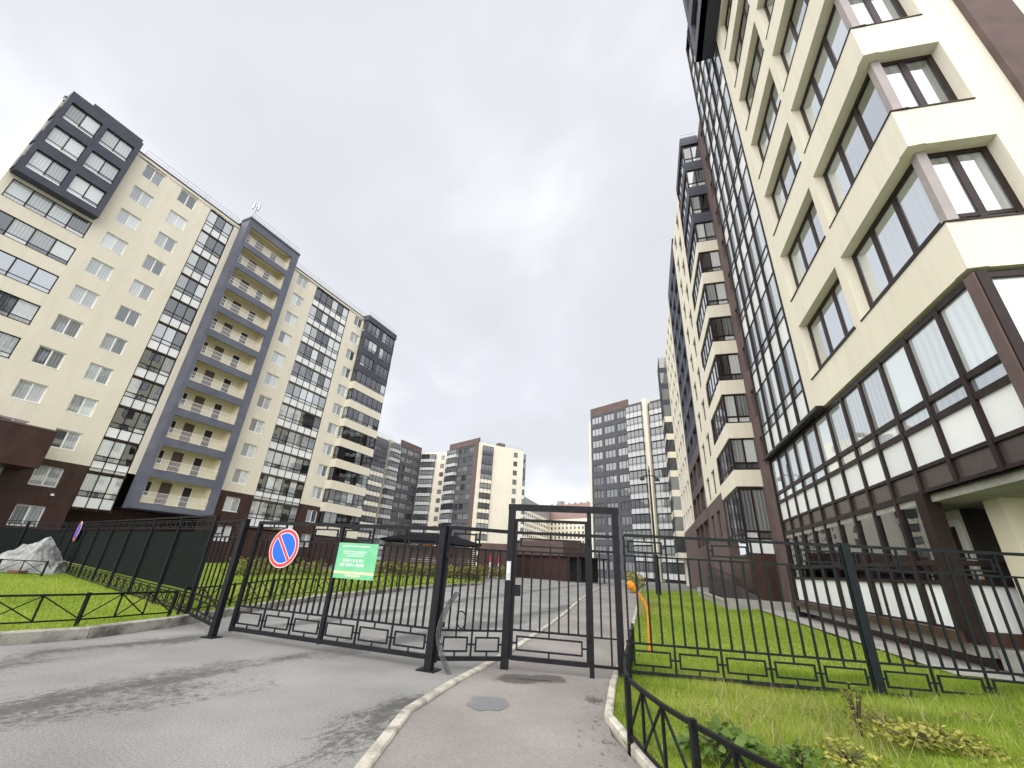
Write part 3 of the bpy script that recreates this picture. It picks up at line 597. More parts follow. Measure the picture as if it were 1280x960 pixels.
# distant pair of blocks closing the view
A = P(640, 612, 37.); B = P(690, 640, 37.)
t, f_, Wd = block('F1', 'distant grey topped cream block receding behind the brown shed', A, B)
cols(f_, [('w', 2+4.2*i, 2.6, 1.6) for i in range(int((Wd-2)/4.2))], ZF0, 0, 31, 'cream', 0, Wd); cols(f_, [], [], 31, 37, 'far_pale', 0, Wd); shell(t, 0, Wd, 12, 0, 36.5, 'far_pale', 'far_pale')
for i in range(int((Wd-2)/4.2)): simple_window(f_, 2+4.2*i, 33.3, 2.6, 1.7)
A = P(683, 639, 37.); B = P(752, 634, 37.)
t, f_, Wd = block('F2', 'distant cream block with a red brown top storey closing the courtyard view', A, B)
cols(f_, [('w', 2+3.4*i, 1.5, 1.6) for i in range(int((Wd-2)/3.4))], ZF0[:10], 0, 31, 'cream', 0, Wd); cols(f_, [], [], 31, 40.5, 'far_rose', 0, Wd); shell(t, 0, Wd, 12, 0, 36, 'cream')
for i in range(int((Wd-2)/3.4)): simple_window(f_, 2+3.4*i, 35.8, 1.8, 1.9); 
for i in range(9): f_.put('roof_vent', boxmesh(1.2, 1, 1.3, 'far_rose'), 3+i*Wd/9, 40.4, -2)
f_.put('roof_house', boxmesh(4, 3, 3, 'far_pale'), Wd*.22, 40.4, -2)
#PART2
# ================================================================ GROUND
def ground_mat(name, base, base2, dark, sc=30., streak=None, darkpos=(.52, .62), rough=.9, wet=.35, sscale=1.0, big=.6, spots=(), bands=()):
    m = bpy.data.materials.new(name); m.use_nodes = True; t = m.node_tree; b = t.nodes['Principled BSDF']; L_ = t.links
    co = t.nodes.new('ShaderNodeTexCoord')
    fine = t.nodes.new('ShaderNodeTexNoise'); fine.inputs['Scale'].default_value = sc; fine.inputs['Detail'].default_value = 6; fine.inputs['Roughness'].default_value = .75
    L_.new(co.outputs['Object'], fine.inputs['Vector'])
    r1 = t.nodes.new('ShaderNodeValToRGB'); r1.color_ramp.elements[0].position = .3; r1.color_ramp.elements[1].position = .7
    r1.color_ramp.elements[0].color = (*base, 1); r1.color_ramp.elements[1].color = (*base2, 1); L_.new(fine.outputs['Fac'], r1.inputs[0])
    bign = t.nodes.new('ShaderNodeTexNoise'); bign.inputs['Scale'].default_value = big; bign.inputs['Detail'].default_value = 3; L_.new(co.outputs['Object'], bign.inputs['Vector'])
    mrb = t.nodes.new('ShaderNodeMapRange'); mrb.inputs['From Min'].default_value = .3; mrb.inputs['From Max'].default_value = .7; mrb.inputs['To Min'].default_value = .74; mrb.inputs['To Max'].default_value = 1.14; L_.new(bign.outputs['Fac'], mrb.inputs[0])
    hv = t.nodes.new('ShaderNodeHueSaturation'); L_.new(mrb.outputs[0], hv.inputs['Value']); L_.new(r1.outputs[0], hv.inputs['Color'])
    mp_ = t.nodes.new('ShaderNodeMapping'); mp_.vector_type = 'TEXTURE'
    ang_, sx, sy = streak or (0, 1, 1)
    mp_.inputs['Rotation'].default_value = (0, 0, ang_); mp_.inputs['Scale'].default_value = (sx, sy, 1)
    L_.new(co.outputs['Object'], mp_.inputs[0])
    st = t.nodes.new('ShaderNodeTexNoise'); st.inputs['Scale'].default_value = sscale; st.inputs['Detail'].default_value = 4; st.inputs['Roughness'].default_value = .5; L_.new(mp_.outputs[0], st.inputs['Vector'])
    # break the stain edge with grain at two sizes
    gr = t.nodes.new('ShaderNodeTexNoise'); gr.inputs['Scale'].default_value = 16.; gr.inputs['Detail'].default_value = 7; gr.inputs['Roughness'].default_value = .85
    mg = t.nodes.new('ShaderNodeMapping'); mg.vector_type = 'TEXTURE'; mg.inputs['Rotation'].default_value = (0, 0, ang_); mg.inputs['Scale'].default_value = (1.8 if streak else 1., 1., 1.); L_.new(co.outputs['Object'], mg.inputs[0]); L_.new(mg.outputs[0], gr.inputs['Vector'])
    ma = t.nodes.new('ShaderNodeMath'); ma.operation = 'MULTIPLY_ADD'; ma.inputs[1].default_value = 1.3; L_.new(gr.outputs['Fac'], ma.inputs[0]); L_.new(st.outputs['Fac'], ma.inputs[2])
    for (px_, py_, rad_) in spots:          # damp patches with ragged outlines
        vd = t.nodes.new('ShaderNodeVectorMath'); vd.operation = 'DISTANCE'; vd.inputs[1].default_value = (px_, py_, 0); L_.new(co.outputs['Object'], vd.inputs[0])
        mrs = t.nodes.new('ShaderNodeMapRange'); mrs.inputs['From Min'].default_value = rad_*.3; mrs.inputs['From Max'].default_value = rad_*1.5; mrs.inputs['To Min'].default_value = .45; mrs.inputs['To Max'].default_value = 0.; L_.new(vd.outputs['Value'], mrs.inputs[0])
        m2 = t.nodes.new('ShaderNodeMath'); m2.operation = 'ADD'; L_.new(ma.outputs[0], m2.inputs[0]); L_.new(mrs.outputs[0], m2.inputs[1]); ma = m2
    for (ax_, ay_, bx_, by_, hw_, am_) in bands:      # tyre-worn wet bands along a line
        q = Vector((bx_-ax_, by_-ay_)).normalized(); vs = t.nodes.new('ShaderNodeVectorMath'); vs.operation = 'SUBTRACT'; vs.inputs[1].default_value = (ax_, ay_, 0); L_.new(co.outputs['Object'], vs.inputs[0])
        vdp = t.nodes.new('ShaderNodeVectorMath'); vdp.operation = 'DOT_PRODUCT'; vdp.inputs[1].default_value = (-q.y, q.x, 0); L_.new(vs.outputs[0], vdp.inputs[0])
        wob = t.nodes.new('ShaderNodeMath'); wob.operation = 'MULTIPLY_ADD'; wob.inputs[1].default_value = 1.6; L_.new(bign.outputs['Fac'], wob.inputs[0]); L_.new(vdp.outputs['Value'], wob.inputs[2])
        sb_ = t.nodes.new('ShaderNodeMath'); sb_.operation = 'SUBTRACT'; sb_.inputs[1].default_value = .8; L_.new(wob.outputs[0], sb_.inputs[0])
        ab_ = t.nodes.new('ShaderNodeMath'); ab_.operation = 'ABSOLUTE'; L_.new(sb_.outputs[0], ab_.inputs[0])
        mrs = t.nodes.new('ShaderNodeMapRange'); mrs.inputs['From Min'].default_value = 0; mrs.inputs['From Max'].default_value = hw_; mrs.inputs['To Min'].default_value = am_; mrs.inputs['To Max'].default_value = 0.; L_.new(ab_.outputs[0], mrs.inputs[0])
        m2 = t.nodes.new('ShaderNodeMath'); m2.operation = 'ADD'; L_.new(ma.outputs[0], m2.inputs[0]); L_.new(mrs.outputs[0], m2.inputs[1]); ma = m2
    r2 = t.nodes.new('ShaderNodeValToRGB'); r2.color_ramp.elements[0].position = (darkpos[0]+.65)/2; r2.color_ramp.elements[1].position = (darkpos[1]+.65)/2
    hf = t.nodes.new('ShaderNodeMath'); hf.operation = 'MULTIPLY'; hf.inputs[1].default_value = .5; L_.new(ma.outputs[0], hf.inputs[0]); L_.new(hf.outputs[0], r2.inputs[0])
    mx2 = t.nodes.new('ShaderNodeMix'); mx2.data_type = 'RGBA'; L_.new(r2.outputs[0], mx2.inputs['Factor']); L_.new(hv.outputs[0], mx2.inputs['A'])
    dk = t.nodes.new('ShaderNodeMix'); dk.data_type = 'RGBA'; dk.blend_type = 'MULTIPLY'; dk.inputs['Factor'].default_value = 1; L_.new(hv.outputs[0], dk.inputs['A']); dk.inputs['B'].default_value = (*dark, 1)
    L_.new(dk.outputs['Result'], mx2.inputs['B']); L_.new(mx2.outputs['Result'], b.inputs['Base Color'])
    mr = t.nodes.new('ShaderNodeMapRange'); mr.inputs['To Min'].default_value = rough; mr.inputs['To Max'].default_value = rough-wet; L_.new(r2.outputs[0], mr.inputs[0]); L_.new(mr.outputs[0], b.inputs['Roughness'])
    b.inputs['Specular IOR Level'].default_value = .3
    bn = t.nodes.new('ShaderNodeBump'); bn.inputs['Strength'].default_value = .7; bn.inputs['Distance'].default_value = .012; L_.new(fine.outputs['Fac'], bn.inputs['Height']); L_.new(bn.outputs[0], b.inputs['Normal'])
    M[name] = m
ground_mat('road', (.125, .124, .12), (.355, .352, .338), (.40, .40, .40), 55., (radians(52), 2.6, 1.0), (.74, .86), bands=[(*P(0, 890)[:2], *P(545, 790)[:2], 1.15, .40), (*P(330, 960)[:2], *P(612, 848)[:2], .62, .39), (*P(0, 828)[:2], *P(420, 772)[:2], .75, .43)])
p_ = [P(x, y)[:2] for x, y in ((640, 850), (668, 850), (695, 850), (742, 878), (747, 905), (757, 930), (778, 950))]
ground_mat('sidewalk', (.20, .184, .174), (.31, .288, .273), (.40, .39, .38), 42., None, (.86, .94), sscale=.7, spots=[(p_[0][0], p_[0][1], .3), (p_[1][0], p_[1][1], .35), (p_[2][0], p_[2][1], .25), (p_[3][0], p_[3][1], .22), (p_[4][0], p_[4][1], .2), (p_[5][0], p_[5][1], .14), (p_[6][0], p_[6][1], .14)])
ground_mat('court', (.15, .148, .145), (.23, .227, .22), (.6, .6, .6), 20., (radians(72), 6, 1), (.66, .8), sscale=.35)
ground_mat('patch', (.15, .153, .163), (.21, .213, .222), (.6, .6, .6), 60., None, (.6, .7), rough=.7)
ground_mat('puddle', (.045, .042, .04), (.07, .066, .062), (.8, .8, .8), 60., None, (.5, .6), rough=.28, wet=.15)
ground_mat('damp', (.085, .078, .072), (.135, .122, .112), (.8, .8, .8), 60., None, (.5, .6), rough=.6, wet=.2)
def lawn_mat():
    m = bpy.data.materials.new('lawn'); m.use_nodes = True; t = m.node_tree; b = t.nodes['Principled BSDF']; co = t.nodes.new('ShaderNodeTexCoord')
    n_ = t.nodes.new('ShaderNodeTexNoise'); n_.inputs['Scale'].default_value = 5; n_.inputs['Detail'].default_value = 8; n_.inputs['Roughness'].default_value = .75; t.links.new(co.outputs['Object'], n_.inputs['Vector'])
    r = t.nodes.new('ShaderNodeValToRGB'); r.color_ramp.elements[0].position = .32; r.color_ramp.elements[0].color = (.09, .115, .022, 1); r.color_ramp.elements[1].position = .68; r.color_ramp.elements[1].color = (.21, .29, .034, 1)
    t.links.new(n_.outputs['Fac'], r.inputs[0]); t.links.new(r.outputs[0], b.inputs['Base Color']); b.inputs['Roughness'].default_value = 1; b.inputs['Specular IOR Level'].default_value = .05
    M['lawn'] = m
lawn_mat()
def sheet(name, pts, z, m):
    me = bpy.data.meshes.new(name); me.from_pydata([(p[0], p[1], z) for p in pts], [], [tuple(range(len(pts)))]); me.materials.append(M[m]); return struct(inst(name, me))
def strip(name, A_, B_, zf, m, nu=1):
    A_ = np.asarray(A_); B_ = np.asarray(B_); v = []; f = []; n = len(A_)
    for i in range(n):
        for j in range(nu+1):
            p = A_[i]+(B_[i]-A_[i])*j/nu; v.append((p[0], p[1], zf(p[0], p[1], j/nu)))
    for i in range(n-1):
        for j in range(nu): a = i*(nu+1)+j; f.append((a, a+1, a+nu+2, a+nu+1))
    me = bpy.data.meshes.new(name); me.from_pydata(v, [], f); me.materials.append(M[m]); return struct(inst(name, me))
b = MB().quad((-1500, -1500, -.05), (1500, -1500, -.05), (1500, 1500, -.05), (-1500, 1500, -.05)); struct(b.build('ground', 'court'))
LK = smooth_path([(-13, 2.5), (-9.2, 5.2), (-7.0, 6.96), (-6.45, 7.9), (-6.2, 9.5), (-6.22, 11.9), (-6.12, 13.9), (-5.6, 17.6), (-3.62, 26.1), (-1.1, 33.)], .7)     # left kerb
RK = smooth_path([(-1.25, -6), (-1.05, 2), (-.99, 3.98), (-.97, 4.8), (-.80, 5.9), (-.04, 8.0), (2.02, 15.3), (5.0, 27.), (9.5, 43)], .7)          # road / pavement kerb
WK = smooth_path([(1.9, -3), (1.55, 2.5), (1.22, 4.1), (1.12, 4.75), (1.2, 5.45), (1.50, 6.5), (3.04, 11.04), (6.07, 20.45), (13., 42.)], .7)      # pavement / lawn kerb
def resamp(pth, n):
    L = np.r_[0, np.cumsum(np.linalg.norm(np.diff(pth, axis=0), axis=1))]; s = np.linspace(0, L[-1], n); return np.stack([np.interp(s, L, pth[:, k]) for k in range(2)], 1)
sheet('road', [(-60, -30), (-1.15, -30)] + [tuple(p) for p in RK] + [(12, 60), (-1, 60), (-1.1, 33)] + [tuple(p) for p in LK[::-1]] + [(-60, -10)], 0., 'road')
rr, ww = resamp(RK, 60), resamp(WK, 60)
strip('pavement', rr, ww, lambda x, y, t_: .012, 'sidewalk')
def kerb(name, path, w, z0, z1, m, side, step=2):
    root = struct(inst(name, None)); pts = path
    for i in range(0, len(pts)-step, step):
        p, q = Vector(pts[i]), Vector(pts[i+step]); d = (q-p); L = d.length; d.normalize(); nrm = Vector((-d.y, d.x))*side
        g = .008; j = random.uniform(-.008, .008); b = MB(); bv = .015
        # chamfered stone
        prof = [(0, z0), (0, z1-bv), (bv, z1), (w-bv, z1), (w, z1-bv), (w, z0)]
        st0 = p+d*g; st1 = p+d*(L-g); v0 = len(b.v)
        for e_ in (st0, st1):
            for o_, z in prof: c = e_+nrm*o_; b.v.append((c.x, c.y, z+j))
        n = len(prof)
        for k in range(n): b.f.append((v0+k, v0+(k+1) % n, v0+n+(k+1) % n, v0+n+k)); b.m.append(0)
        b.f += [tuple(range(v0+n-1, v0-1, -1)), tuple(range(v0+n, v0+2*n))]; b.m += [0, 0]
        b.build('kerb_stone', m, root)
    return root
kerb('left_lawn_kerb', LK, .16, -.05, .16, 'kerb_old', 1); kerb('road_kerb', RK, .12, -.05, .045, 'kerb', -1); kerb('right_lawn_kerb', WK, .09, -.05, .075, 'kerb', -1)
def nR(x, y): return -(x-RX)*cos(RAZ)+(y-RY)*sin(RAZ)       # distance in front of the right facade
def sR(x, y): return (x-RX)*sin(RAZ)+(y-RY)*cos(RAZ)
def zright(x, y):
    n = nR(x, y); return .035 + .19*min(1, max(0, (3.2-n)/2.4)) + .012*sin(x*1.7)*cos(y*1.3)
wl = np.array([w_+np.array([.07, 0]) for w_ in WK]); far = wl+np.array([14., 0])
strip('lawn', wl, far, lambda x, y, t_: zright(x, y) if t_ > 0 else .04, 'lawn', 28)
# apron along the right building
a_ = []; b_ = []
for s in np.linspace(-4.2, 30, 30):
    c = np.array([RX+s*sin(RAZ), RY+s*cos(RAZ)]); nn = np.array([-cos(RAZ), sin(RAZ)]); a_.append(c+nn*.75); b_.append(c-nn*.5)
strip('apron', a_, b_, lambda x, y, t_: .262, 'concrete')
ll = LK.copy(); tang = np.gradient(ll, axis=0); tang /= np.linalg.norm(tang, axis=1)[:, None]; nl_ = np.stack([-tang[:, 1], tang[:, 0]], 1)
la = ll+nl_*.15; lb = la.copy()
lb = np.stack([la[:, 0]-np.linspace(14, 24, len(la)), la[:, 1]+np.linspace(8, 10, len(la))], 1)
def zleft(x, y): return .13+.03*sin(x*.8)*cos(y*.9)
strip('lawn', la, lb, lambda x, y, t_: zleft(x, y) if t_ > 0 else .14, 'lawn', 24)
# patches and damp marks on the pavement
def blob(name, cx_, cy_, rx, ry, z, m, rot=0, seed=0, n=40, rough=.14):
    r = np.random.default_rng(seed); ph = r.uniform(0, 6.28, 6); am = r.uniform(.3, 1, 6)*rough; v = []
    for k in range(n):
        a = 2*pi*k/n; q = 1+sum(am[i]*sin((i+2)*a+ph[i]) for i in range(6)); x, y = rx*q*cos(a), ry*q*sin(a); v.append((cx_+x*cos(rot)-y*sin(rot), cy_+x*sin(rot)+y*cos(rot), z))
    me = bpy.data.meshes.new(name); me.from_pydata(v, [], [tuple(range(n))]); me.materials.append(M[m]); return struct(inst(name, me))
p = P(610, 881); blob('asphalt_patch', p[0], p[1], .23, .27, .016, 'patch', seed=3, rough=.07)
p = P(668, 851); blob('puddle', p[0]-.05, p[1], .24, .035, .0165, 'puddle', seed=6, rough=.1)

# ================================================================ FENCES AND GATES
GL, GM, GPL, GPM, GPR = (-4.97, 8.46), (-.95, 7.06), (.14, 7.37), (1.34, 7.07), (1.83, 7.05)
def run(name, label, cat, p, q, z0, group=None):
    d = Vector((q[0]-p[0], q[1]-p[1])); t = thing(name, label, cat, (p[0], p[1], z0), atan2(d.y, d.x), group); return t, d.length
def rectring(u0, u1, z0, z1, w=.024):
    b = MB(); d = .02
    b.box(u0, u1, -d/2, d/2, z0, z0+w).box(u0, u1, -d/2, d/2, z1-w, z1).box(u0, u0+w, -d/2, d/2, z0+w, z1-w).box(u1-w, u1, -d/2, d/2, z0+w, z1-w); return b
def stub_rect(u0, u1, za, zb, zi0, zi1, m, root):   # rectangle ornament held by four stubs between rails za and zb
    b = rectring(u0+.055, u1-.055, zi0, zi1); c = (u0+u1)/2; w = .024
    b.box(c-w/2, c+w/2, -.006, .006, za, zi0).box(c-w/2, c+w/2, -.006, .006, zi1, zb); zc = (zi0+zi1)/2
    b.box(u0, u0+.055, -.006, .006, zc-w/2, zc+w/2).box(u1-.055, u1, -.006, .006, zc-w/2, zc+w/2); b.build('ornament', m, root)
def rail(root, u0, u1, z, w, m, name='rail'): return inst(name, boxmesh(u1-u0, w, w, m), root, ((u0+u1)/2, -w/2, z-w/2))
def grille(root, u0, u1, zt, m, zb=.06, seg=.52, bar=.018, mid=None, bsp=.128, topband=True, frame=.035):
    """ornamental panel: framed, bars between inner rails, rectangles in the top and bottom bands"""
    n = max(1, round((u1-u0)/seg)); zi = zb+.36; zo = zt-.33; zq = zt-.26
    rail(root, u0, u1, zt-frame/2, frame, m); rail(root, u0, u1, zb, frame, m); rail(root, u0, u1, zi, .028, m); rail(root, u0, u1, zo, .026, m)
    for i in range(n):
        a = u0+(u1-u0)*i/n; c = u0+(u1-u0)*(i+1)/n; stub_rect(a, c, zb, zi, zb+.08, zi-.08, m, root)
        if topband and i % 2 == 0: stub_rect(a, min(u1, c+(c-a)*.0), zo, zt-frame, zo+.05, zt-.10, m, root)
        k = max(1, round((c-a)/bsp))
        for j in range(k+1 if i == n-1 else k):
            u = a+(c-a)*j/k
            if j == 0 or j == k: inst('bar', boxmesh(bar, bar, zt-zb-frame, m), root, (u, -bar/2, zb))
            else: inst('bar', boxmesh(bar, bar, zo-zi, m), root, (u, -bar/2, zi))
# sliding gate
g, Lg = run('sliding_gate', 'wide black metal driveway gate carrying the green notice and the parking sign', 'gate', (GL[0]+.25, GL[1]+.08), (GM[0]-.02, GM[1]+.12), .06)
hm = Lg*.49
for u in (0, hm, Lg-.03): inst('upright', boxmesh(.07, .06, 1.86, 'fence_black'), g, (u, -.025, .04))
grille(g, .03, hm-.02, 1.9, 'fence_black', .08, .69, .026, frame=.06, bsp=.138); grille(g, hm+.02, Lg-.05, 1.9, 'fence_black', .08, .69, .026, frame=.06, bsp=.138)
def post(name, label, xy, w, h, m='fence_black', rz=0., grp=None):
    t = thing(name, label, 'post', (xy[0], xy[1], 0), rz, grp); inst('shaft', boxmesh(w, w, h, m), t, (0, -w/2, 0)); inst('cap', boxmesh(w+.012, w+.012, .012, m), t, (0, -w/2-.006, h)); inst('base_plate', boxmesh(w*2.6, w*2.2, .015, 'fence_black'), t, (0, -w*1.1, .002)); return t
ga = g.rotation_euler.z
post('gate_post', 'black square gate post beside the wide gate at the lawn kerb', GL, .10, 1.97, rz=ga); gp = post('gate_post', 'black square gate post with grey cables hanging on it', GM, .11, 1.95, rz=ga)
MB().box(.09, .17, -.02, .03, .55, .62).box(.09, .17, -.02, .03, 1.5, 1.57).build('bracket', 'fence_black', gp)
# fixed panel between gate post and wicket
f1, L1 = run('fence_panel', 'short black fence panel between the cable post and the wicket frame', 'fence panel', (GM[0]+.06, GM[1]+.05), (GPL[0]-.045, GPL[1]+.0), .05)
inst('upright', boxmesh(.04, .04, 1.85, 'fence_black'), f1, (.02, -.02, .04)); grille(f1, .04, L1, 1.93, 'fence_black', .09, .5, .026, frame=.055)
# wicket portal
pt, Lp = run('gate_portal', 'tall black steel portal frame around the pedestrian wicket', 'gate frame', GPL, GPR, 0.)
Ht = 2.31
for u, w in ((0, .11), (Lp, .10)): inst('post', boxmesh(w, w, Ht, 'fence_black'), pt, (u, -w/2, 0))
inst('beam', boxmesh(Lp+.125, .11, .10, 'fence_black'), pt, (Lp/2, -.045, Ht)); um = Lp*.755
inst('mullion', boxmesh(.07, .06, Ht, 'fence_black'), pt, (um, -.027, 0))
for z, w in ((.16, .035), (.52, .02), (1.72, .035), (1.95, .045)): rail(pt, um+.03, Lp-.045, z, w, 'fence_black')
for k in (1, 2): inst('bar', boxmesh(.026, .026, 1.56 if k == 2 else 1.2, 'fence_black'), pt, (um+(Lp-um)*k/3+.01, -.009, .16 if k == 2 else .52))
ic = MB().box(-.035, .035, -.085, -.05, 1.22, 1.50).build('reader_box', 'metal', pt); MB().box(-.02, .02, -.092, -.084, 1.33, 1.47).build('label_plate', 'sign_white', ic)
MB().box(-.045, .045, -.054, -.049, 1.14, 1.165).build('sticker', 'sign_white', pt)
wk = thing('wicket_gate', 'black pedestrian wicket gate leaf with one long rectangle at the bottom', 'gate', (GPL[0], GPL[1], 0), pt.rotation_euler.z)
w0, w1 = .075, um-.045; hz = 2.17
for u in (w0, w1): inst('stile', boxmesh(.06, .05, hz-.14, 'fence_black'), wk, (u, -.025, .14))
for z, w in ((.165, .06), (.53, .028), (1.66, .026), (1.95, .045), (hz-.02, .045)): rail(wk, w0+.025, w1-.025, z, w, 'fence_black')
nb = 8
for k in range(1, nb): inst('bar', boxmesh(.026, .026, 1.13, 'fence_black'), wk, (w0+(w1-w0)*k/nb, -.009, .53))
stub_rect(w0+.03, w1-.03, .19, .53, .26, .46, 'fence_black', wk); stub_rect(w0+.03, w1-.03, 1.67, 1.93, 1.73, 1.87, 'fence_black', wk)
MB().box(w0+.02, w0+.12, -.06, .03, 1.0, 1.16).build('lock_box', 'fence_black', wk)
for z in (.45, 1.8): MB().cyl((w1+.028, -.03), .016, .016, z, z+.1, 8).build('hinge', 'fence_black', wk)
# right fence
fd = Vector((math.sin(radians(99.5)), math.cos(radians(99.5))))
R0 = (GPR[0]+.06, GPR[1]+.02); R1_ = (5.2, 6.60)
rf, Lr = run('lawn_fence', 'dark green metal fence with rectangle ornaments across the right lawn', 'fence', R0, (R0[0]+(R1_[0]-R0[0])*2.3, R0[1]+(R1_[1]-R0[1])*2.3), .03)
posts_u = [Lr/2.3, Lr/2.3*2]
for u in posts_u: inst('post', boxmesh(.115, .10, 2.0, 'fence_green'), rf, (u, -.042, 0))
ed = [.02]+posts_u+[Lr]
for a, c in zip(ed[:-1], ed[1:]): grille(rf, a+.05, c-.06, 1.98, 'fence_green', .1, .62, .026, bsp=.145, frame=.042)
# left sheeted fence
Q0, Q1, Q2 = (-6.45, 9.85), (-20.6, 21.0), (-40, 27.)
def sheet_fence(label, p, q, n, z0=.12):
    t, L = run('sheeted_fence', label, 'fence', p, q, z0); zt = 2.0
    for i in range(n+1): inst('post', boxmesh(.07 if i else .09, .07, zt+.02, 'fence_black'), t, (L*i/n, -.035, -.05))
    for i in range(n):
        a, c = L*i/n+.04, L*(i+1)/n-.04
        inst('sheet', boxmesh(c-a, .012, zt-.80, 'fence_sheet'), t, ((a+c)/2, .03, .44))
        for z, w in ((zt-.02, .035), (zt-.09, .015), (zt-.30, .025), (.40, .025), (.06, .035)): rail(t, a, c, z, w, 'fence_black')
        k = 3
        for j in range(k):
            x0 = a+(c-a)*j/k; x1 = a+(c-a)*(j+1)/k; rectring(x0+.06, x1-.06, zt-.27, zt-.12).box((x0+x1)/2-.04, (x0+x1)/2+.04, -.01, .01, zt-.24, zt-.15).build('ornament', 'fence_black', t)
            b = rectring(x0+.05, x1-.05, .11, .35); b.bar((x0, 0, .08), (x1, 0, .38), .014).bar((x0, 0, .38), (x1, 0, .08), .014); b.build('lattice', 'fence_black', t)
    return t
sheet_fence('black sheeted fence running back along the left lawn', Q1, Q0, 8); sheet_fence('black sheeted fence behind the tarpaulin heap', Q2, Q1, 7)
# short open panel joining the sheeted fence to the gate
f2, L2 = run('fence_panel', 'short black open fence panel joining the sheeted fence to the gate post', 'fence panel', (Q0[0]+.06, Q0[1]-.04), (GL[0]-.05, GL[1]+.03), .12)
grille(f2, .03, L2, 1.86, 'fence_black', .06, .7, .026, frame=.045, bsp=.3)
# low X railings
def low_railing(label, path, z, h=.5, step=1.5, m='rail_black', group='low railings around the lawns', start_big=True):
    t = thing('low_railing', label, 'railing', (path[0][0], path[0][1], 0), 0, group); o = Vector((path[0][0], path[0][1], 0))
    pts = smooth_path(path, step/3); P3 = [Vector((p[0], p[1], z(p[0], p[1])))-o for p in pts]; U = Vector((0, 0, 1))
    for i in range(len(P3)-1):
        a, c = P3[i], P3[i+1]; MB().bar(a+U*h, c+U*h, .03).build('top_rail', m, t); MB().bar(a+U*.09, c+U*.09, .022).build('bottom_rail', m, t)
        if i % 3 == 0: MB().bar(a-U*.06, a+U*(h+.03), .045).build('post', m, t)
        else: MB().bar(a+U*.09, a+U*h, .022).build('baluster', m, t)
        if i % 3 != 2 or True:
            d = (c-a); pr = d.cross(U).normalized()*.006
            if i % 3 == 1: MB().bar(a+U*.1+pr, c+U*(h-.01)+pr, .016).bar(a+U*(h-.01)-pr, c+U*.1-pr, .016).build('cross_brace', m, t)
            else: MB().bar((a+U*.1 if i % 3 == 0 else a+U*(h-.01)), (c+U*(h-.01) if i % 3 == 0 else c+U*.1), .016).build('brace', m, t)
    MB().bar(P3[-1]-U*.06, P3[-1]+U*(h+.03), .045).build('post', m, t)
    return t
off = lambda pth, d_: [tuple(p) for p in (pth+np.stack([-np.gradient(pth, axis=0)[:, 1], np.gradient(pth, axis=0)[:, 0]], 1)/np.linalg.norm(np.gradient(pth, axis=0), axis=1)[:, None]*d_)]
lko = off(LK, .42); lsel = [p for p in lko if p[1] < 9.3][::2]
low_railing('low black crossed railing along the kerb of the left lawn', lsel+[(-6.55, 9.5)], zleft, .46, 1.6)
lsel = [p for p in lko if p[1] > 9.6][::3]
low_railing('low black crossed railing along the drive kerb behind the wide gate', lsel+[(-1.9, 34.5), (-5, 36.5), (-13, 37)], zleft, .5, 1.8)
rp_ = [P(x, y, .62)[:2] for x, y in ((790, 786), (783, 800), (780, 822), (800, 848), (837, 871), (880, 893), (950, 928), (1010, 952), (1100, 985))]
low_railing('low black crossed railing curving round the right lawn corner', [(2.55, 8.9)]+rp_[2:], zright, .5, 1.15, start_big=False)
low_railing('low black crossed railing in front of the tarpaulin heap', [(-26, 12.0), (-21, 14.6), (-16.2, 16.4)], zleft, .5, 1.9)

# signs
def disc_sign(label, loc, az, r, tilt=0, group='round no parking signs'):
    t = thing('no_parking_sign', label, 'sign', loc, az_rot(radians(az)), group)     # local -Y faces outward
    def disc(r0, r1, y, m, name, par=t, n=48):
        b = MB(); v0 = 0
        for rr_ in ([r0, r1] if r0 else [r1]):
            for k in range(n): a = 2*pi*k/n; b.v.append((rr_*sin(a), y, rr_*cos(a)))
        if r0:
            for k in range(n): b.f.append((k, (k+1) % n, n+(k+1) % n, n+k)[::1]); b.m.append(0)
        else: b.f.append(tuple(range(n))); b.m.append(0)
        return b.build(name, m, par)
    b = MB()
    for y in (-.004, .006):
        for k in range(48): a = 2*pi*k/48; b.v.append((r*sin(a), y, r*cos(a)))
    b.f = [tuple(range(48)), tuple(range(95, 47, -1))]+[(k, 48+k, 48+(k+1) % 48, (k+1) % 48) for k in range(48)]; b.m = [0]*50; b.build('plate', 'sign_white', t)
    disc(.80*r, .965*r, -.006, 'sign_red', 'red_ring'); disc(0, .76*r, -.006, 'sign_blue', 'blue_field')
    c45 = sin(pi/4); L_ = .78*r
    for w, y, m_n, nm in ((.105*r, -.008, 'sign_white', 'bar_edge'), (.075*r, -.010, 'sign_red', 'red_bar')):
        b = MB(); dx, dz = -c45*.92, c45*1.06; q = hypot(dx, dz); dx /= q; dz /= q
        b.quad((dx*L_-dz*w, y, dz*L_+dx*-w*-1*0+(-dx*-w)), (dx*L_+dz*w, y, dz*L_-dx*w), (-dx*L_+dz*w, y, -dz*L_-dx*w), (-dx*L_-dz*w, y, -dz*L_+dx*w)); b.build(nm, m_n, t)
    return t
gaz = 90-math.degrees(ga)       # azimuth of the gate's run
gd = Vector((cos(ga), sin(ga))); gn = Vector((gd.y, -gd.x))     # towards the viewer
sp = PV(355, 685, (GL[0]+.25+gn.x*.06, GL[1]+.08+gn.y*.06), gaz)
disc_sign('round blue and red no parking sign fixed to the wide gate', sp, gaz, .335)
sp2 = PV(436, 676.5, (GL[0]+.25+gn.x*.06, GL[1]+.08+gn.y*.06), gaz)
A_, B_, C_ = (PV(x, y, (GL[0]+.25+gn.x*.06, GL[1]+.08+gn.y*.06), gaz) for x, y in ((425, 678), (474, 680), (417, 722)))
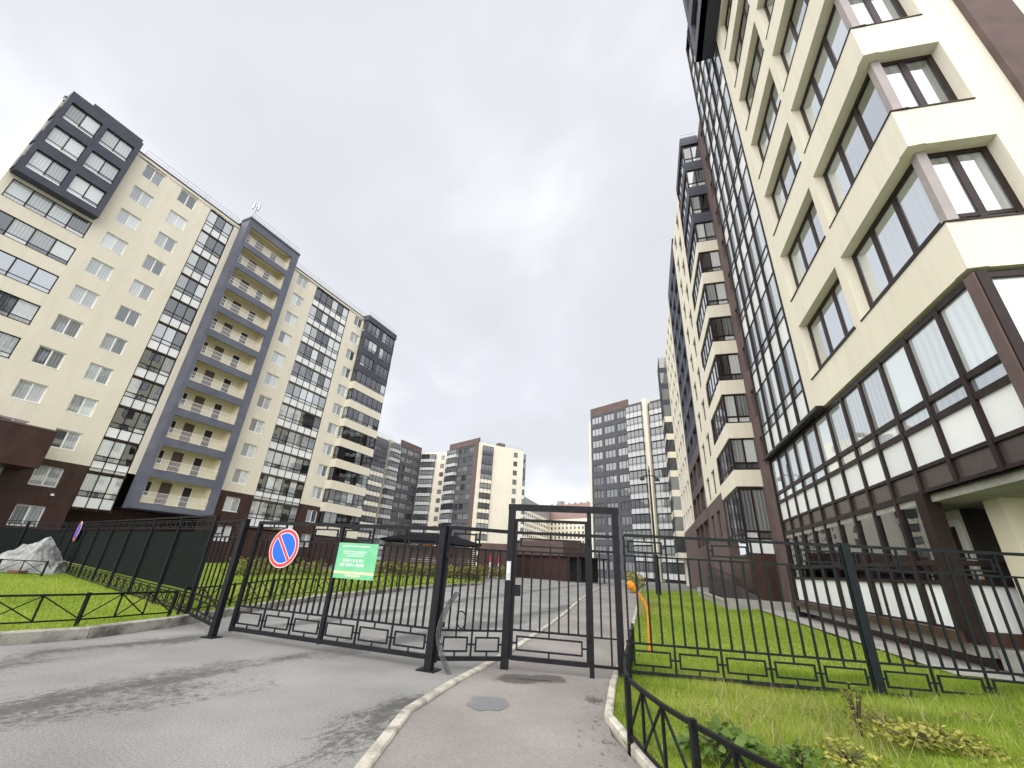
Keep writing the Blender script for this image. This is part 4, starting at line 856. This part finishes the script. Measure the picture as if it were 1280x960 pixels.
w_ = hypot(B_[0]-A_[0], B_[1]-A_[1]); h_ = A_[2]-C_[2]
ns = thing('green_notice', 'pale green printed notice board wired to the wide gate', 'sign', (A_[0], A_[1], C_[2]), ga)
MB().box(0, w_, -.004, .004, 0, h_).build('board', 'sign_green', ns)
def prt(z, hh, ws, x0, m='sign_print'):     # rows of word shapes
    b = MB(); x = x0
    for q in ws: b.quad((x, -.006, z), (x+q, -.006, z), (x+q, -.006, z+hh), (x, -.006, z+hh)); x += q+hh*.45
    b.build('printed_line', m, ns)
prt(h_*.89, h_*.035, [w_*.16, w_*.12, w_*.09, w_*.3], w_*.1); prt(h_*.74, h_*.03, [w_*.2, w_*.1, w_*.28], w_*.14); prt(h_*.68, h_*.03, [w_*.14, w_*.25, w_*.14], w_*.16); prt(h_*.62, h_*.03, [w_*.2, w_*.22], w_*.25)
def glyphs(z, hh, x0, n, gap=()):
    b = MB(); x = x0; s_ = hh*.16
    for k in range(n):
        if k in gap: x += hh*.5; continue
        r = random.random(); w2 = hh*.55
        b.box(x, x+s_, -.0062, -.0056, z, z+hh)
        if r < .7: b.box(x+w2-s_, x+w2, -.0062, -.0056, z, z+hh)
        if r > .3: b.box(x+s_, x+w2-s_, -.0062, -.0056, z+hh-s_, z+hh)
        if .2 < r < .8: b.box(x+s_, x+w2-s_, -.0062, -.0056, z+hh*.42, z+hh*.42+s_)
        x += hh*.72
    b.build('printed_line', 'sign_white', ns)
glyphs(h_*.455, h_*.085, w_*.18, 13, (9,)); glyphs(h_*.335, h_*.085, w_*.12, 15, (3, 9))
b = MB().quad((0, -.0055, h_*.13), (w_, -.0055, h_*.13), (w_, -.0055, h_*.20), (0, -.0055, h_*.20)); b.build('stripe', 'sign_peach', ns); prt(h_*.06, h_*.05, [w_*.38], w_*.3, 'sign_peach')
for u in (.03, w_-.03):
    for z in (.03, h_-.03): MB().box(u-.008, u+.008, -.012, -.003, z-.008, z+.008).build('fixing', 'metal', ns)
fa = atan2(Q0[1]-Q1[1], Q0[0]-Q1[0]); faz = 90-math.degrees(fa); fn = Vector((sin(fa), -cos(fa)))
sp = PV(97, 664, (Q1[0]+fn.x*.08, Q1[1]+fn.y*.08), faz); disc_sign('round blue and red no parking sign fixed to the black sheeted fence', sp, faz, .40)

# cables on the gate post
cb_ = thing('cable_bundle', 'bundle of grey cables drooping beside the gate post', 'cable', (GM[0], GM[1], 0))
def gate_pt(x, y, o=.0): q = PV(x, y, (GM[0]-.0, GM[1]-.12-o), 99.); return np.array(q)-np.array([GM[0], GM[1], 0])
for k, (dx, dz) in enumerate(((-.03, 0), (-.01, .02), (.012, -.01), (.035, .015))):
    pth = smooth_path([gate_pt(x, y)+np.array([dx, dz*.4, 0]) for x, y in ((572, 740), (560, 757), (551, 778), (548, 795), (551, 815), (557, 833), (562, 846))], .05); MB().tube(pth, .008, 6).build('cable', 'cable', cb_)
wl_ = thing('wire_loop', 'black wire loop hanging on the short fence panel', 'wire', (GM[0], GM[1], 0))
lp = [np.array(PV(576.5+5.5*cos(a)*(1-.15*sin(a)), 775+11*sin(a), (GM[0], GM[1]+.2), 74.)) - np.array([GM[0], GM[1], 0]) for a in np.linspace(-pi/2, 1.5*pi, 22)]; MB().tube([tuple(v) for v in lp], .009, 6).build('loop', 'rail_black', wl_)
# orange pipe
og = thing('orange_pipe', 'bent orange plastic pipe leaning behind the curved railing', 'pipe', (2.9, 9.4, 0))
op = smooth_path([np.array(q)-np.array([2.9, 9.4, 0]) for q in (P(812, 816, .12), PV(811, 790, P(812, 816, .12), 95), PV(810, 765, P(812, 816, .12), 95), PV(804, 751, P(812, 816, .12), 93), PV(796, 740, P(812, 816, .12), 88))], .06)
MB().tube(op, .028, 8).build('pipe', 'orange', og)
e_ = op[-1]; MB().tube([tuple(e_), tuple(e_+np.array([-.10, 0, .10])), tuple(e_+np.array([-.16, 0, .16]))], [.03, .075, .06], 8).build('funnel', 'orange', og)
# tarpaulin heap
tp = thing('tarpaulin_heap', 'heap under a crumpled silver grey tarpaulin by the sheeted fence', 'tarpaulin', (-18.9, 17.4, .1)); c0 = np.array([-18.9, 17.4])
nx, ny = 130, 60; v = []; f = []
from mathutils import noise as mnoise
dirx = np.array([.72, .69])
for i in range(nx+1):
    for j in range(ny+1):
        u = i/nx; w = j/ny; X = -4.6+7.4*u
        prof = max(.95*math.exp(-((X+1.9)/1.9)**4), 1.35*max(0, 1-abs(X-1.25)/(2.2 if X < 1.25 else 1.3))**.9, .42*(1 if -4.4 < X < 2.4 else 0))
        cr_ = math.sin(pi*w)**.55
        z = prof*cr_ + (.07*sin(27*u+5*w)+.05*sin(31*u+34*w)+.05*abs(sin(47*u-21*w))+.04*abs(sin(70*u+33*w))-.05)*cr_*.6; q_ = mnoise.ridged_multi_fractal((X*1.1, w*3.2, 2.), .9, 2.1, 5, 1., 2.); z += (q_-1.1)*.13*cr_
        Y = -1.3+2.6*w; x = c0[0]+X*.62+Y*.5; y = c0[1]+X*.40-Y*.7
        x -= tp.location.x; y -= tp.location.y; v.append((x+.06*sin(7*w+13*u), y+.06*sin(11*u), z))
for i in range(nx):
    for j in range(ny): a = i*(ny+1)+j; f.append((a, a+1, a+ny+2, a+ny+1))
me = bpy.data.meshes.new('tarpaulin'); me.from_pydata(v, [], f); me.materials.append(M['tarp']); inst('tarpaulin', me, tp)
for dx in (-3, -1.5, .2, 1.4): MB().box(dx*.62-.25+.5, dx*.62+.25+.5, dx*.4-1.25, dx*.4-1.0, -.05, .17).build('wood_block', 'rust', tp)

# ================================================================ SHEDS, LAMP, SHRUBS
# slatted shelter
a_ = Vector(P(487, 719)[:2]); b_ = Vector(P(612, 724)[:2]); 
A0 = P(480, 716); dS = 41.
def polar(x, D): d = ray(x, 700); k = D/hypot(d[0], d[1]); return (float(d[0]*k), float(d[1]*k))
p0, p1 = polar(478, 41), polar(594, 41)
sh, Ls = run('slatted_shelter', 'dark slatted waste shelter with a black pitched roof', 'shelter', p0, p1, 0.)
for i in range(5): inst('post', boxmesh(.14, .14, 3.0, 'slat'), sh, (Ls*i/4, -.07, 0)); 
for i in range(5): inst('post', boxmesh(.14, .14, 3.0, 'slat'), sh, (Ls*i/4, 4., 0))
for i in range(4):
    for k in range(14): inst('slat', boxmesh(Ls/4-.16, .03, .13, 'slat'), sh, (Ls*(i+.5)/4, -.03, .25+.172*k))
for k in range(14): inst('slat', boxmesh(Ls-.1, .03, .13, 'slat'), sh, (Ls/2, 4.1, .25+.172*k))
b = MB(); b.v = [(-.45, -.5, 3.0), (Ls+.45, -.5, 3.0), (Ls+.45, 4.6, 3.0), (-.45, 4.6, 3.0), (Ls*.3, 2, 3.75), (Ls*.7, 2, 3.75)]; b.v += [(x, y, z-.15) for x, y, z in b.v[:4]]
b.f = [(0, 1, 5, 4), (1, 2, 5), (2, 3, 4, 5), (3, 0, 4), (6, 7, 1, 0), (7, 8, 2, 1), (8, 9, 3, 2), (9, 6, 0, 3), (9, 8, 7, 6)]; b.m = [0]*9; b.build('roof', 'black_roof', sh)
for u, m_ in ((Ls*.45, 'orange'), (Ls*.62, 'orange'), (Ls*.3, 'white_frame')): inst('box_lid', boxmesh(.9, .5, .3, m_), sh, (u, .4, 2.6))
# brown shed
p0, p1 = P(640, 721), P(709, 727)
bs, Lb_ = run('brown_shed', 'brown panel clad shed with a flat overhanging top standing in the drive', 'shed', p0[:2], p1[:2], 0.)
bm_ = MB().box(0, Lb_, 0.06, 6.5, 0, 2.6); bm_.build('core', 'dark_in', bs)
n = 7
for i in range(n): inst('wall_panel', boxmesh(Lb_/n-.03, .06, 2.6, 'brown'), bs, (Lb_*(i+.5)/n, 0, 0))
inst('fascia', boxmesh(Lb_-.6, 6.2, 1.75, 'brown_stucco'), bs, (Lb_/2-.35, .02, 2.75)); inst('canopy', boxmesh(Lb_+2.2, 6.8, .12, 'brown_frame'), bs, (Lb_/2+.8, -.25, 2.62))
inst('door', boxmesh(.05, 1.4, 2.2, 'dark_frame'), bs, (Lb_+.03, 1.2, .05)); inst('canopy_post', boxmesh(.15, .15, 2.6, 'dark_frame'), bs, (Lb_+1.6, .3, 0)); inst('canopy_post', boxmesh(.15, .15, 2.6, 'dark_frame'), bs, (Lb_+1.6, 5.3, 0))
p0, p1 = polar(598, 57), polar(646, 55)
bw, Lw_ = run('brown_screen_wall', 'low dark brown screen wall beside the brown shed', 'wall', p0, p1, 0.)
for i in range(4): inst('wall_panel', boxmesh(Lw_/4-.04, .2, 2.9, 'brown'), bw, (Lw_*(i+.5)/4, 0, 0))
inst('coping', boxmesh(Lw_+.1, .3, .9, 'brown_stucco'), bw, (Lw_/2, -.05, 2.9))
for x, D, l_ in ((613, 50, 'red topped marker pole standing furthest from the brown shed'), (624, 50, 'red topped marker pole standing next to the brown shed')):
    q = polar(x, D); t = thing('marker_pole', l_, 'pole', (q[0], q[1], 0)); MB().cyl((0, 0), .09, .09, 0, 1.6).build('pole', 'white_frame', t); MB().cyl((0, 0), .14, .12, 1.6, 2.3).build('cap', 'red', t)
# street lamp
q = polar(820, 34); lt = thing('street_lamp', 'black street lamp post with twin arm in front of the grey tower', 'street lamp', (q[0], q[1], .1))
MB().cyl((0, 0), .19, .17, 0, 2.6).build('base_column', 'lamp_black', lt); MB().cyl((0, 0), .085, .06, 2.6, 8.6).build('pole', 'lamp_black', lt)
for sx in (-1, 1): MB().tube([(0, 0, 8.3), (sx*.25, 0, 8.35), (sx*.55, 0, 8.2)], .035, 8).build('arm', 'lamp_black', lt); MB().cyl((sx*.58, 0), .2, .12, 7.95, 8.2).build('lantern', 'lamp_black', lt)
MB().cyl((0, 0), .08, .02, 8.6, 9.1).build('finial', 'lamp_black', lt)
# cellar pit copings by the right wall
def Rp(s, n, z=0): return (RX+s*sin(RAZ)-n*cos(RAZ), RY+s*cos(RAZ)+n*sin(RAZ), z)
pit = thing('cellar_pit', 'low concrete cellar pit kerb along the right wall behind the lawn', 'pit', Rp(9, .2), Rb.rotation_euler.z)
MB().box(-13, -.5, -1.75, -1.6, .1, .42).box(-13, -.5, -1.78, -1.57, .42, .5).build('front_coping', 'concrete', pit); MB().box(-.5, -.3, -1.75, .8, .1, .6).box(-13.2, -13, -1.75, .8, .1, .7).build('end_coping', 'concrete', pit)
MB().box(-13, -.5, -1.6, .6, .1, .27).build('pit_floor', 'dark_in', pit); b = MB(); b.quad((-.5, -1.0, .6), (-13, -1., 1.5), (-13, -.1, 1.5), (-.5, -.1, .6)); b.quad((-.5, -1.0, .25), (-13, -1., .25), (-13, -1., 1.5), (-.5, -1., .6)); b.build('ramp', 'dark_in', pit)
for k in range(20): MB().bar((-1-.6*k, -1.0, .6+.043*k), (-1-.6*k, -1.0, 1.4+.043*k), .02).build('baluster', 'rail_black', pit)
MB().bar((-.8, -1.0, 1.4), (-12.6, -1.0, 2.23), .04).build('handrail', 'rail_black', pit)

# ---------------------------------------------------------------- foliage
def leaf_mat(name, c1, c2, c3):
    m = bpy.data.materials.new(name); m.use_nodes = True; t = m.node_tree; b = t.nodes['Principled BSDF']
    at = t.nodes.new('ShaderNodeAttribute'); at.attribute_name = 'tint'; r = t.nodes.new('ShaderNodeValToRGB'); r.color_ramp.elements[0].color = (*c1, 1); r.color_ramp.elements[1].color = (*c3, 1); e_ = r.color_ramp.elements.new(.5); e_.color = (*c2, 1)
    t.links.new(at.outputs['Fac'], r.inputs[0]); t.links.new(r.outputs[0], b.inputs['Base Color']); b.inputs['Roughness'].default_value = .6; b.inputs['Specular IOR Level'].default_value = .25
    tr = t.nodes.new('ShaderNodeBsdfTranslucent'); t.links.new(r.outputs[0], tr.inputs[0]); mx_ = t.nodes.new('ShaderNodeMixShader'); mx_.inputs[0].default_value = .3
    t.links.new(b.outputs[0], mx_.inputs[1]); t.links.new(tr.outputs[0], mx_.inputs[2]); t.links.new(mx_.outputs[0], t.nodes['Material Output'].inputs[0]); M[name] = m
leaf_mat('grass', (.12, .195, .02), (.29, .41, .04), (.49, .52, .13))
leaf_mat('dry_grass', (.20, .17, .06), (.36, .31, .13), (.52, .46, .24))
leaf_mat('leaf_green', (.05, .10, .02), (.10, .17, .035), (.17, .25, .06))
leaf_mat('leaf_yellow', (.13, .17, .03), (.28, .29, .06), (.50, .43, .11))
leaf_mat('leaf_olive', (.10, .10, .02), (.19, .19, .04), (.30, .29, .08))
def tri_mesh(name, V, tint, m, per=3):     # V: (n, per, 3)
    n = len(V); me = bpy.data.meshes.new(name); me.vertices.add(n*per); me.vertices.foreach_set('co', V.reshape(-1).astype(np.float32)); me.loops.add(n*per); me.loops.foreach_set('vertex_index', np.arange(n*per, dtype=np.int32))
    me.polygons.add(n); me.polygons.foreach_set('loop_start', np.arange(0, n*per, per, dtype=np.int32)); me.update(calc_edges=True)
    at = me.attributes.new('tint', 'FLOAT', 'POINT'); at.data.foreach_set('value', np.repeat(tint, per).astype(np.float32)); me.materials.append(M[m]); return me
def blades(name, xy, zf, h, w, m, parent=None, lean=.5, tintc=None):
    n = len(xy); z = np.array([zf(x, y) for x, y in xy]); a = rng.uniform(0, 2*pi, n); hh = h*rng.uniform(.45, 1.25, n); ln = hh*lean*rng.uniform(.2, 1.3, n); la_ = rng.uniform(0, 2*pi, n); ww_ = w*rng.uniform(.6, 1.4, n)
    V = np.zeros((n, 3, 3)); V[:, 0, 0] = xy[:, 0]-np.cos(a)*ww_/2; V[:, 0, 1] = xy[:, 1]-np.sin(a)*ww_/2; V[:, 0, 2] = z-.01
    V[:, 1, 0] = xy[:, 0]+np.cos(a)*ww_/2; V[:, 1, 1] = xy[:, 1]+np.sin(a)*ww_/2; V[:, 1, 2] = z-.01
    V[:, 2, 0] = xy[:, 0]+np.cos(la_)*ln; V[:, 2, 1] = xy[:, 1]+np.sin(la_)*ln; V[:, 2, 2] = z+hh
    tint = np.clip((tintc if tintc is not None else .5)+rng.normal(0, .2, n), 0, 1)
    return inst(name, tri_mesh(name, V, tint, m), parent)
def patch_noise(xy, s, seed):
    r = np.random.default_rng(seed); q = np.zeros(len(xy))
    for k in range(6): d = r.normal(0, s, 2); q += np.sin(xy@d+r.uniform(0, 6.28))/2.4
    return q
def inside(xy, path, side):   # to the given side of a kerb path (x compare at the same y)
    kx = np.interp(xy[:, 1], path[:, 1], path[:, 0]); return xy[:, 0] > kx+.10 if side > 0 else xy[:, 0] < kx-.18
# right lawn
def right_pts(n, x0, x1, y0, y1):
    xy = np.stack([rng.uniform(x0, x1, n), rng.uniform(y0, y1, n)], 1); nn_ = -(xy[:, 0]-RX)*cos(RAZ)+(xy[:, 1]-RY)*sin(RAZ); ss_ = (xy[:, 0]-RX)*sin(RAZ)+(xy[:, 1]-RY)*cos(RAZ)
    k = inside(xy, WK, 1) & ((nn_ > .78) | ((ss_ < -4.4) & (nn_ > -6))); return xy[k]
xy = right_pts(170000, 1.0, 8.5, 3.2, 8.2)
hn = patch_noise(xy, 1.4, 3)
stuff(tag(blades('grass', xy, zright, .07*(1+.55*np.clip(hn, -1, 1)), .006, 'grass', lean=.8, tintc=.44+.22*patch_noise(xy, 2.6, 9)), 'rough green grass on the right lawn in front of the fence', 'grass'))
xy = right_pts(190000, 1.5, 22, 7.6, 33)
stuff(tag(blades('grass', xy, zright, .06, .012, 'grass', lean=.6, tintc=.5+.2*patch_noise(xy, .8, 10)), 'short bright green grass on the right lawn behind the fence', 'grass'))
xy = np.stack([rng.uniform(-30, -5.5, 170000), rng.uniform(5.5, 22, 170000)], 1)
kx = np.interp(xy[:, 1], LK[:, 1], LK[:, 0]); xy = xy[xy[:, 0] < kx-.2]
fx = Q0[0]+(xy[:, 1]-Q0[1])/(Q1[1]-Q0[1])*(Q1[0]-Q0[0]); fr_ = xy[(xy[:, 0] < fx) | (xy[:, 1] < Q0[1])]
stuff(tag(blades('grass', fr_, zleft, .07, .012, 'grass', lean=.5, tintc=.52+.16*patch_noise(fr_, 1., 12)), 'short green grass of the left lawn in front of the sheeted fence', 'grass'))
xy = np.stack([rng.uniform(-24, -1, 130000), rng.uniform(9, 40, 130000)], 1); kx = np.interp(xy[:, 1], LK[:, 1], LK[:, 0]); xy = xy[(xy[:, 0] < kx-.25)]
fx = Q0[0]+(xy[:, 1]-Q0[1])/(Q1[1]-Q0[1])*(Q1[0]-Q0[0]); xy = xy[(xy[:, 0] > fx+.1) & (xy[:, 0] > kx[0]-30)]
stuff(tag(blades('grass', xy, zleft, .12, .022, 'grass', lean=.5, tintc=.6+.2*patch_noise(xy, .7, 13)), 'patchy green grass behind the wide gate beside the drive', 'grass'))
# dry stalks and weeds on the near right lawn
def clump_pts(cs, n, sd): c = np.array(cs)[rng.integers(0, len(cs), n)]; return c+rng.normal(0, sd, (n, 2))
cs = [P(x, y, .1)[:2] for x, y in ((905, 868), (940, 885), (985, 895), (1010, 880), (1060, 925), (1085, 910), (895, 900), (960, 915), (1120, 900))]
xy = clump_pts(cs, 650, .24); xy = xy[inside(xy, WK, 1)]
stuff(tag(blades('dry_grass', xy, zright, .26, .006, 'dry_grass', lean=.8), 'straw coloured dry grass stalks along the foot of the fence', 'dry grass'))
cs = [Rp(s, n)[:2] for s, n in ((4, 6.2), (6, 6.6), (8, 6.8), (11, 7.2), (14, 7.4), (9, 5.8))]
xy = clump_pts(cs, 2600, .5); xy = xy[inside(xy, WK, 1)]
stuff(tag(blades('dry_grass', xy, zright, .62, .012, 'dry_grass', lean=.35), 'tall dry weeds beside the orange pipe', 'dry grass'))
xy = right_pts(2600, 1.0, 7, 3.2, 6.6); stuff(tag(blades('dry_grass', xy, zright, .14, .006, 'dry_grass', lean=1.1), 'scattered straw on the near right lawn', 'straw'))
def leaves(n, centre, rad, size, m, flat=.5, shape=None):
    c = rng.normal(0, 1, (n, 3)); c /= np.linalg.norm(c, axis=1)[:, None]; c *= (rng.uniform(.25, 1, n)**.6)[:, None]; c = c*np.array(rad)+np.array(centre); c[:, 2] = np.maximum(c[:, 2], .02)
    a = rng.normal(0, 1, (n, 3)); a[:, 2] *= flat; a /= np.linalg.norm(a, axis=1)[:, None]; up = np.array([0, 0, 1.])+rng.normal(0, .45, (n, 3)); b = np.cross(a, up); b /= np.linalg.norm(b, axis=1)[:, None]
    s = (size*rng.uniform(.55, 1.3, n))[:, None]; V = np.stack([c, c+a*s*.45+b*s*.33, c+a*s-np.array([0, 0, .15])*s, c+a*s*.45-b*s*.33], 1)
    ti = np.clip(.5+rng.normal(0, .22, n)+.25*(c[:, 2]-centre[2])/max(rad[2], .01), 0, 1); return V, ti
def shrub(label, loc, rad, n, size, m, name='shrub', stems=8, group=None, stem_m='soil'):
    t = thing(name, label, 'shrub', (loc[0], loc[1], loc[2] if len(loc) > 2 else .1), random.uniform(0, 6), group)
    V, ti = leaves(n, (0, 0, rad[2]*.85), rad, size, m); inst('foliage', tri_mesh('foliage', V, ti, m, 4), t)
    b = MB()
    for k in range(stems): a = random.uniform(0, 6.28); r = random.uniform(.2, .8); b.tube([(0, 0, -.05), (r*rad[0]*.4*cos(a), r*rad[1]*.4*sin(a), rad[2]*.7), (r*rad[0]*cos(a), r*rad[1]*sin(a), rad[2]*1.4)], [.012+rad[2]*.01, .008+rad[2]*.006, .003], 5)
    b.build('stems', stem_m, t); return t
q = P(1165, 930, .1); shrub('yellowing leafy weed on the near right lawn', (q[0], q[1], .1), (.62, .36, .07), 560, .062, 'leaf_yellow', stems=14)
q = P(1215, 905, .1); shrub('small pale yellow weed at the foot of the right fence', (q[0], q[1], .1), (.35, .2, .06), 110, .055, 'leaf_yellow', stems=6)
for (x, y, n_, l_) in ((1060, 945, 260, 'low yellow green weed between the brown stemmed weed and the railing'), (1245, 950, 300, 'yellow green weed beyond the yellowing leafy weed'), (1110, 905, 180, 'thin yellow green weed just behind the brown stemmed weed')):
    q = P(x, y, .1); shrub(l_, (q[0], q[1], .06), (.5, .3, .06), n_, .05, 'leaf_olive' if n_ < 200 else 'leaf_yellow', stems=10)
q = P(905, 945, .1); shrub('broad leaved green burdock inside the curved railing', (q[0]+.05, q[1]+.1, .1), (.40, .30, .075), 150, .12, 'leaf_green', stems=8)
q = P(1000, 955, .1); shrub('low green weed near the end of the curved railing', (q[0], q[1], .1), (.32, .22, .06), 120, .08, 'leaf_green', stems=8)
q = P(1075, 912, .1); shrub('brown stemmed weed beside the yellow leaves', (q[0], q[1], .1), (.16, .14, .22), 110, .05, 'leaf_olive', stems=9)
for i, (x, D, r_, l_) in enumerate(((792, 36, (1.0, .8, .8), 'round yellow green shrub at the end of the right lawn'),)):
    q = polar(x, D); shrub(l_, (q[0], q[1], .05), r_, 700, .17, 'leaf_yellow')
for i in range(9):
    q = polar(470+i*15.5, 38.6-.2*i); shrub('yellow green shrub of the hedge in front of the slatted shelter', (q[0], q[1], .1), (1.25, .8, .62), 420, .17, 'leaf_olive' if i % 3 else 'leaf_yellow', group='hedge shrubs in front of the shelter')
for x, D in ((600, 48), (614, 48), (628, 48)):
    q = polar(x, D); shrub('low green shrub in front of the brown screen wall', (q[0], q[1], 0), (1.3, .8, .75), 420, .18, 'leaf_olive', group='shrubs in front of the screen wall')
for x, D in ((335, 30), (352, 31), (368, 30), (386, 32), (402, 31), (452, 30), (466, 31), (300, 27), (318, 28)):
    q = polar(x, D); shrub('scrubby olive shrub behind the wide gate near the brown ground floor', (q[0], q[1], .1), (1.0, .7, .55), 300, .16, 'leaf_olive', group='scrub behind the wide gate')
q = polar(728, 62); shrub('small green bush beside the door of the brown shed', (q[0], q[1], 0), (1.2, .8, .8), 300, .2, 'leaf_green')
rb_ = thing('rusty_bar', 'rusty metal bar lying in the grass under the right fence', 'bar', P(952, 858, .06)); MB().bar((-.30, .03, 0), (.30, -.03, .01), .018).build('bar', 'rust', rb_)

# fallen leaves on the near lawn and along the kerbs
xy = right_pts(420, 1.0, 8, 3.2, 8.5); kx = np.interp(np.linspace(3.2, 12, 120), WK[:, 1], WK[:, 0]); e2 = np.stack([kx-rng.uniform(.03, .5, 120)**1.5, np.linspace(3.2, 12, 120)], 1)
lv = []; ti = []
for (x, y), z in [(q, zright(*q)+.03) for q in xy]+[(q, .022) for q in e2]:
    a = random.uniform(0, 6.28); r = random.uniform(.012, .03); c, d = cos(a)*r, sin(a)*r; k = random.uniform(.3, .6); lv.append([(x-c, y-d, z), (x+d*k, y-c*k, z+random.uniform(0, .012)), (x+c, y+d, z+random.uniform(0, .01)), (x-d*k, y+c*k, z+random.uniform(0, .012))]); ti.append(random.random())
stuff(tag(inst('fallen_leaves', tri_mesh('fallen_leaves', np.array(lv), np.array(ti), 'leaf_yellow', 4)), 'scattered small yellow fallen leaves on the right lawn and pavement edge', 'leaves'))

# small broad leaved ground cover mixed into the near right lawn
xy = right_pts(5200, 1.0, 8, 3.2, 7.6); xy = xy[patch_noise(xy, 2.0, 31) > -.1]; n = len(xy); lv = np.zeros((n, 4, 3)); a = rng.uniform(0, 6.28, n); r = rng.uniform(.015, .045, n); el = rng.uniform(-.1, .6, n); z0 = np.array([zright(*q) for q in xy])+rng.uniform(.015, .075, n)
dx, dy = np.cos(a)*r, np.sin(a)*r
lv[:, 0] = np.stack([xy[:, 0], xy[:, 1], z0], 1); lv[:, 1] = np.stack([xy[:, 0]+dx*.5+dy*.38, xy[:, 1]+dy*.5-dx*.38, z0+r*el*.7], 1); lv[:, 2] = np.stack([xy[:, 0]+dx, xy[:, 1]+dy, z0+r*el*.8], 1); lv[:, 3] = np.stack([xy[:, 0]+dx*.5-dy*.38, xy[:, 1]+dy*.5+dx*.38, z0+r*el*.7], 1)
stuff(tag(inst('ground_cover', tri_mesh('ground_cover', lv, rng.uniform(0, 1, n), 'leaf_green', 4)), 'small round green weed leaves mixed through the near right lawn', 'weeds'))
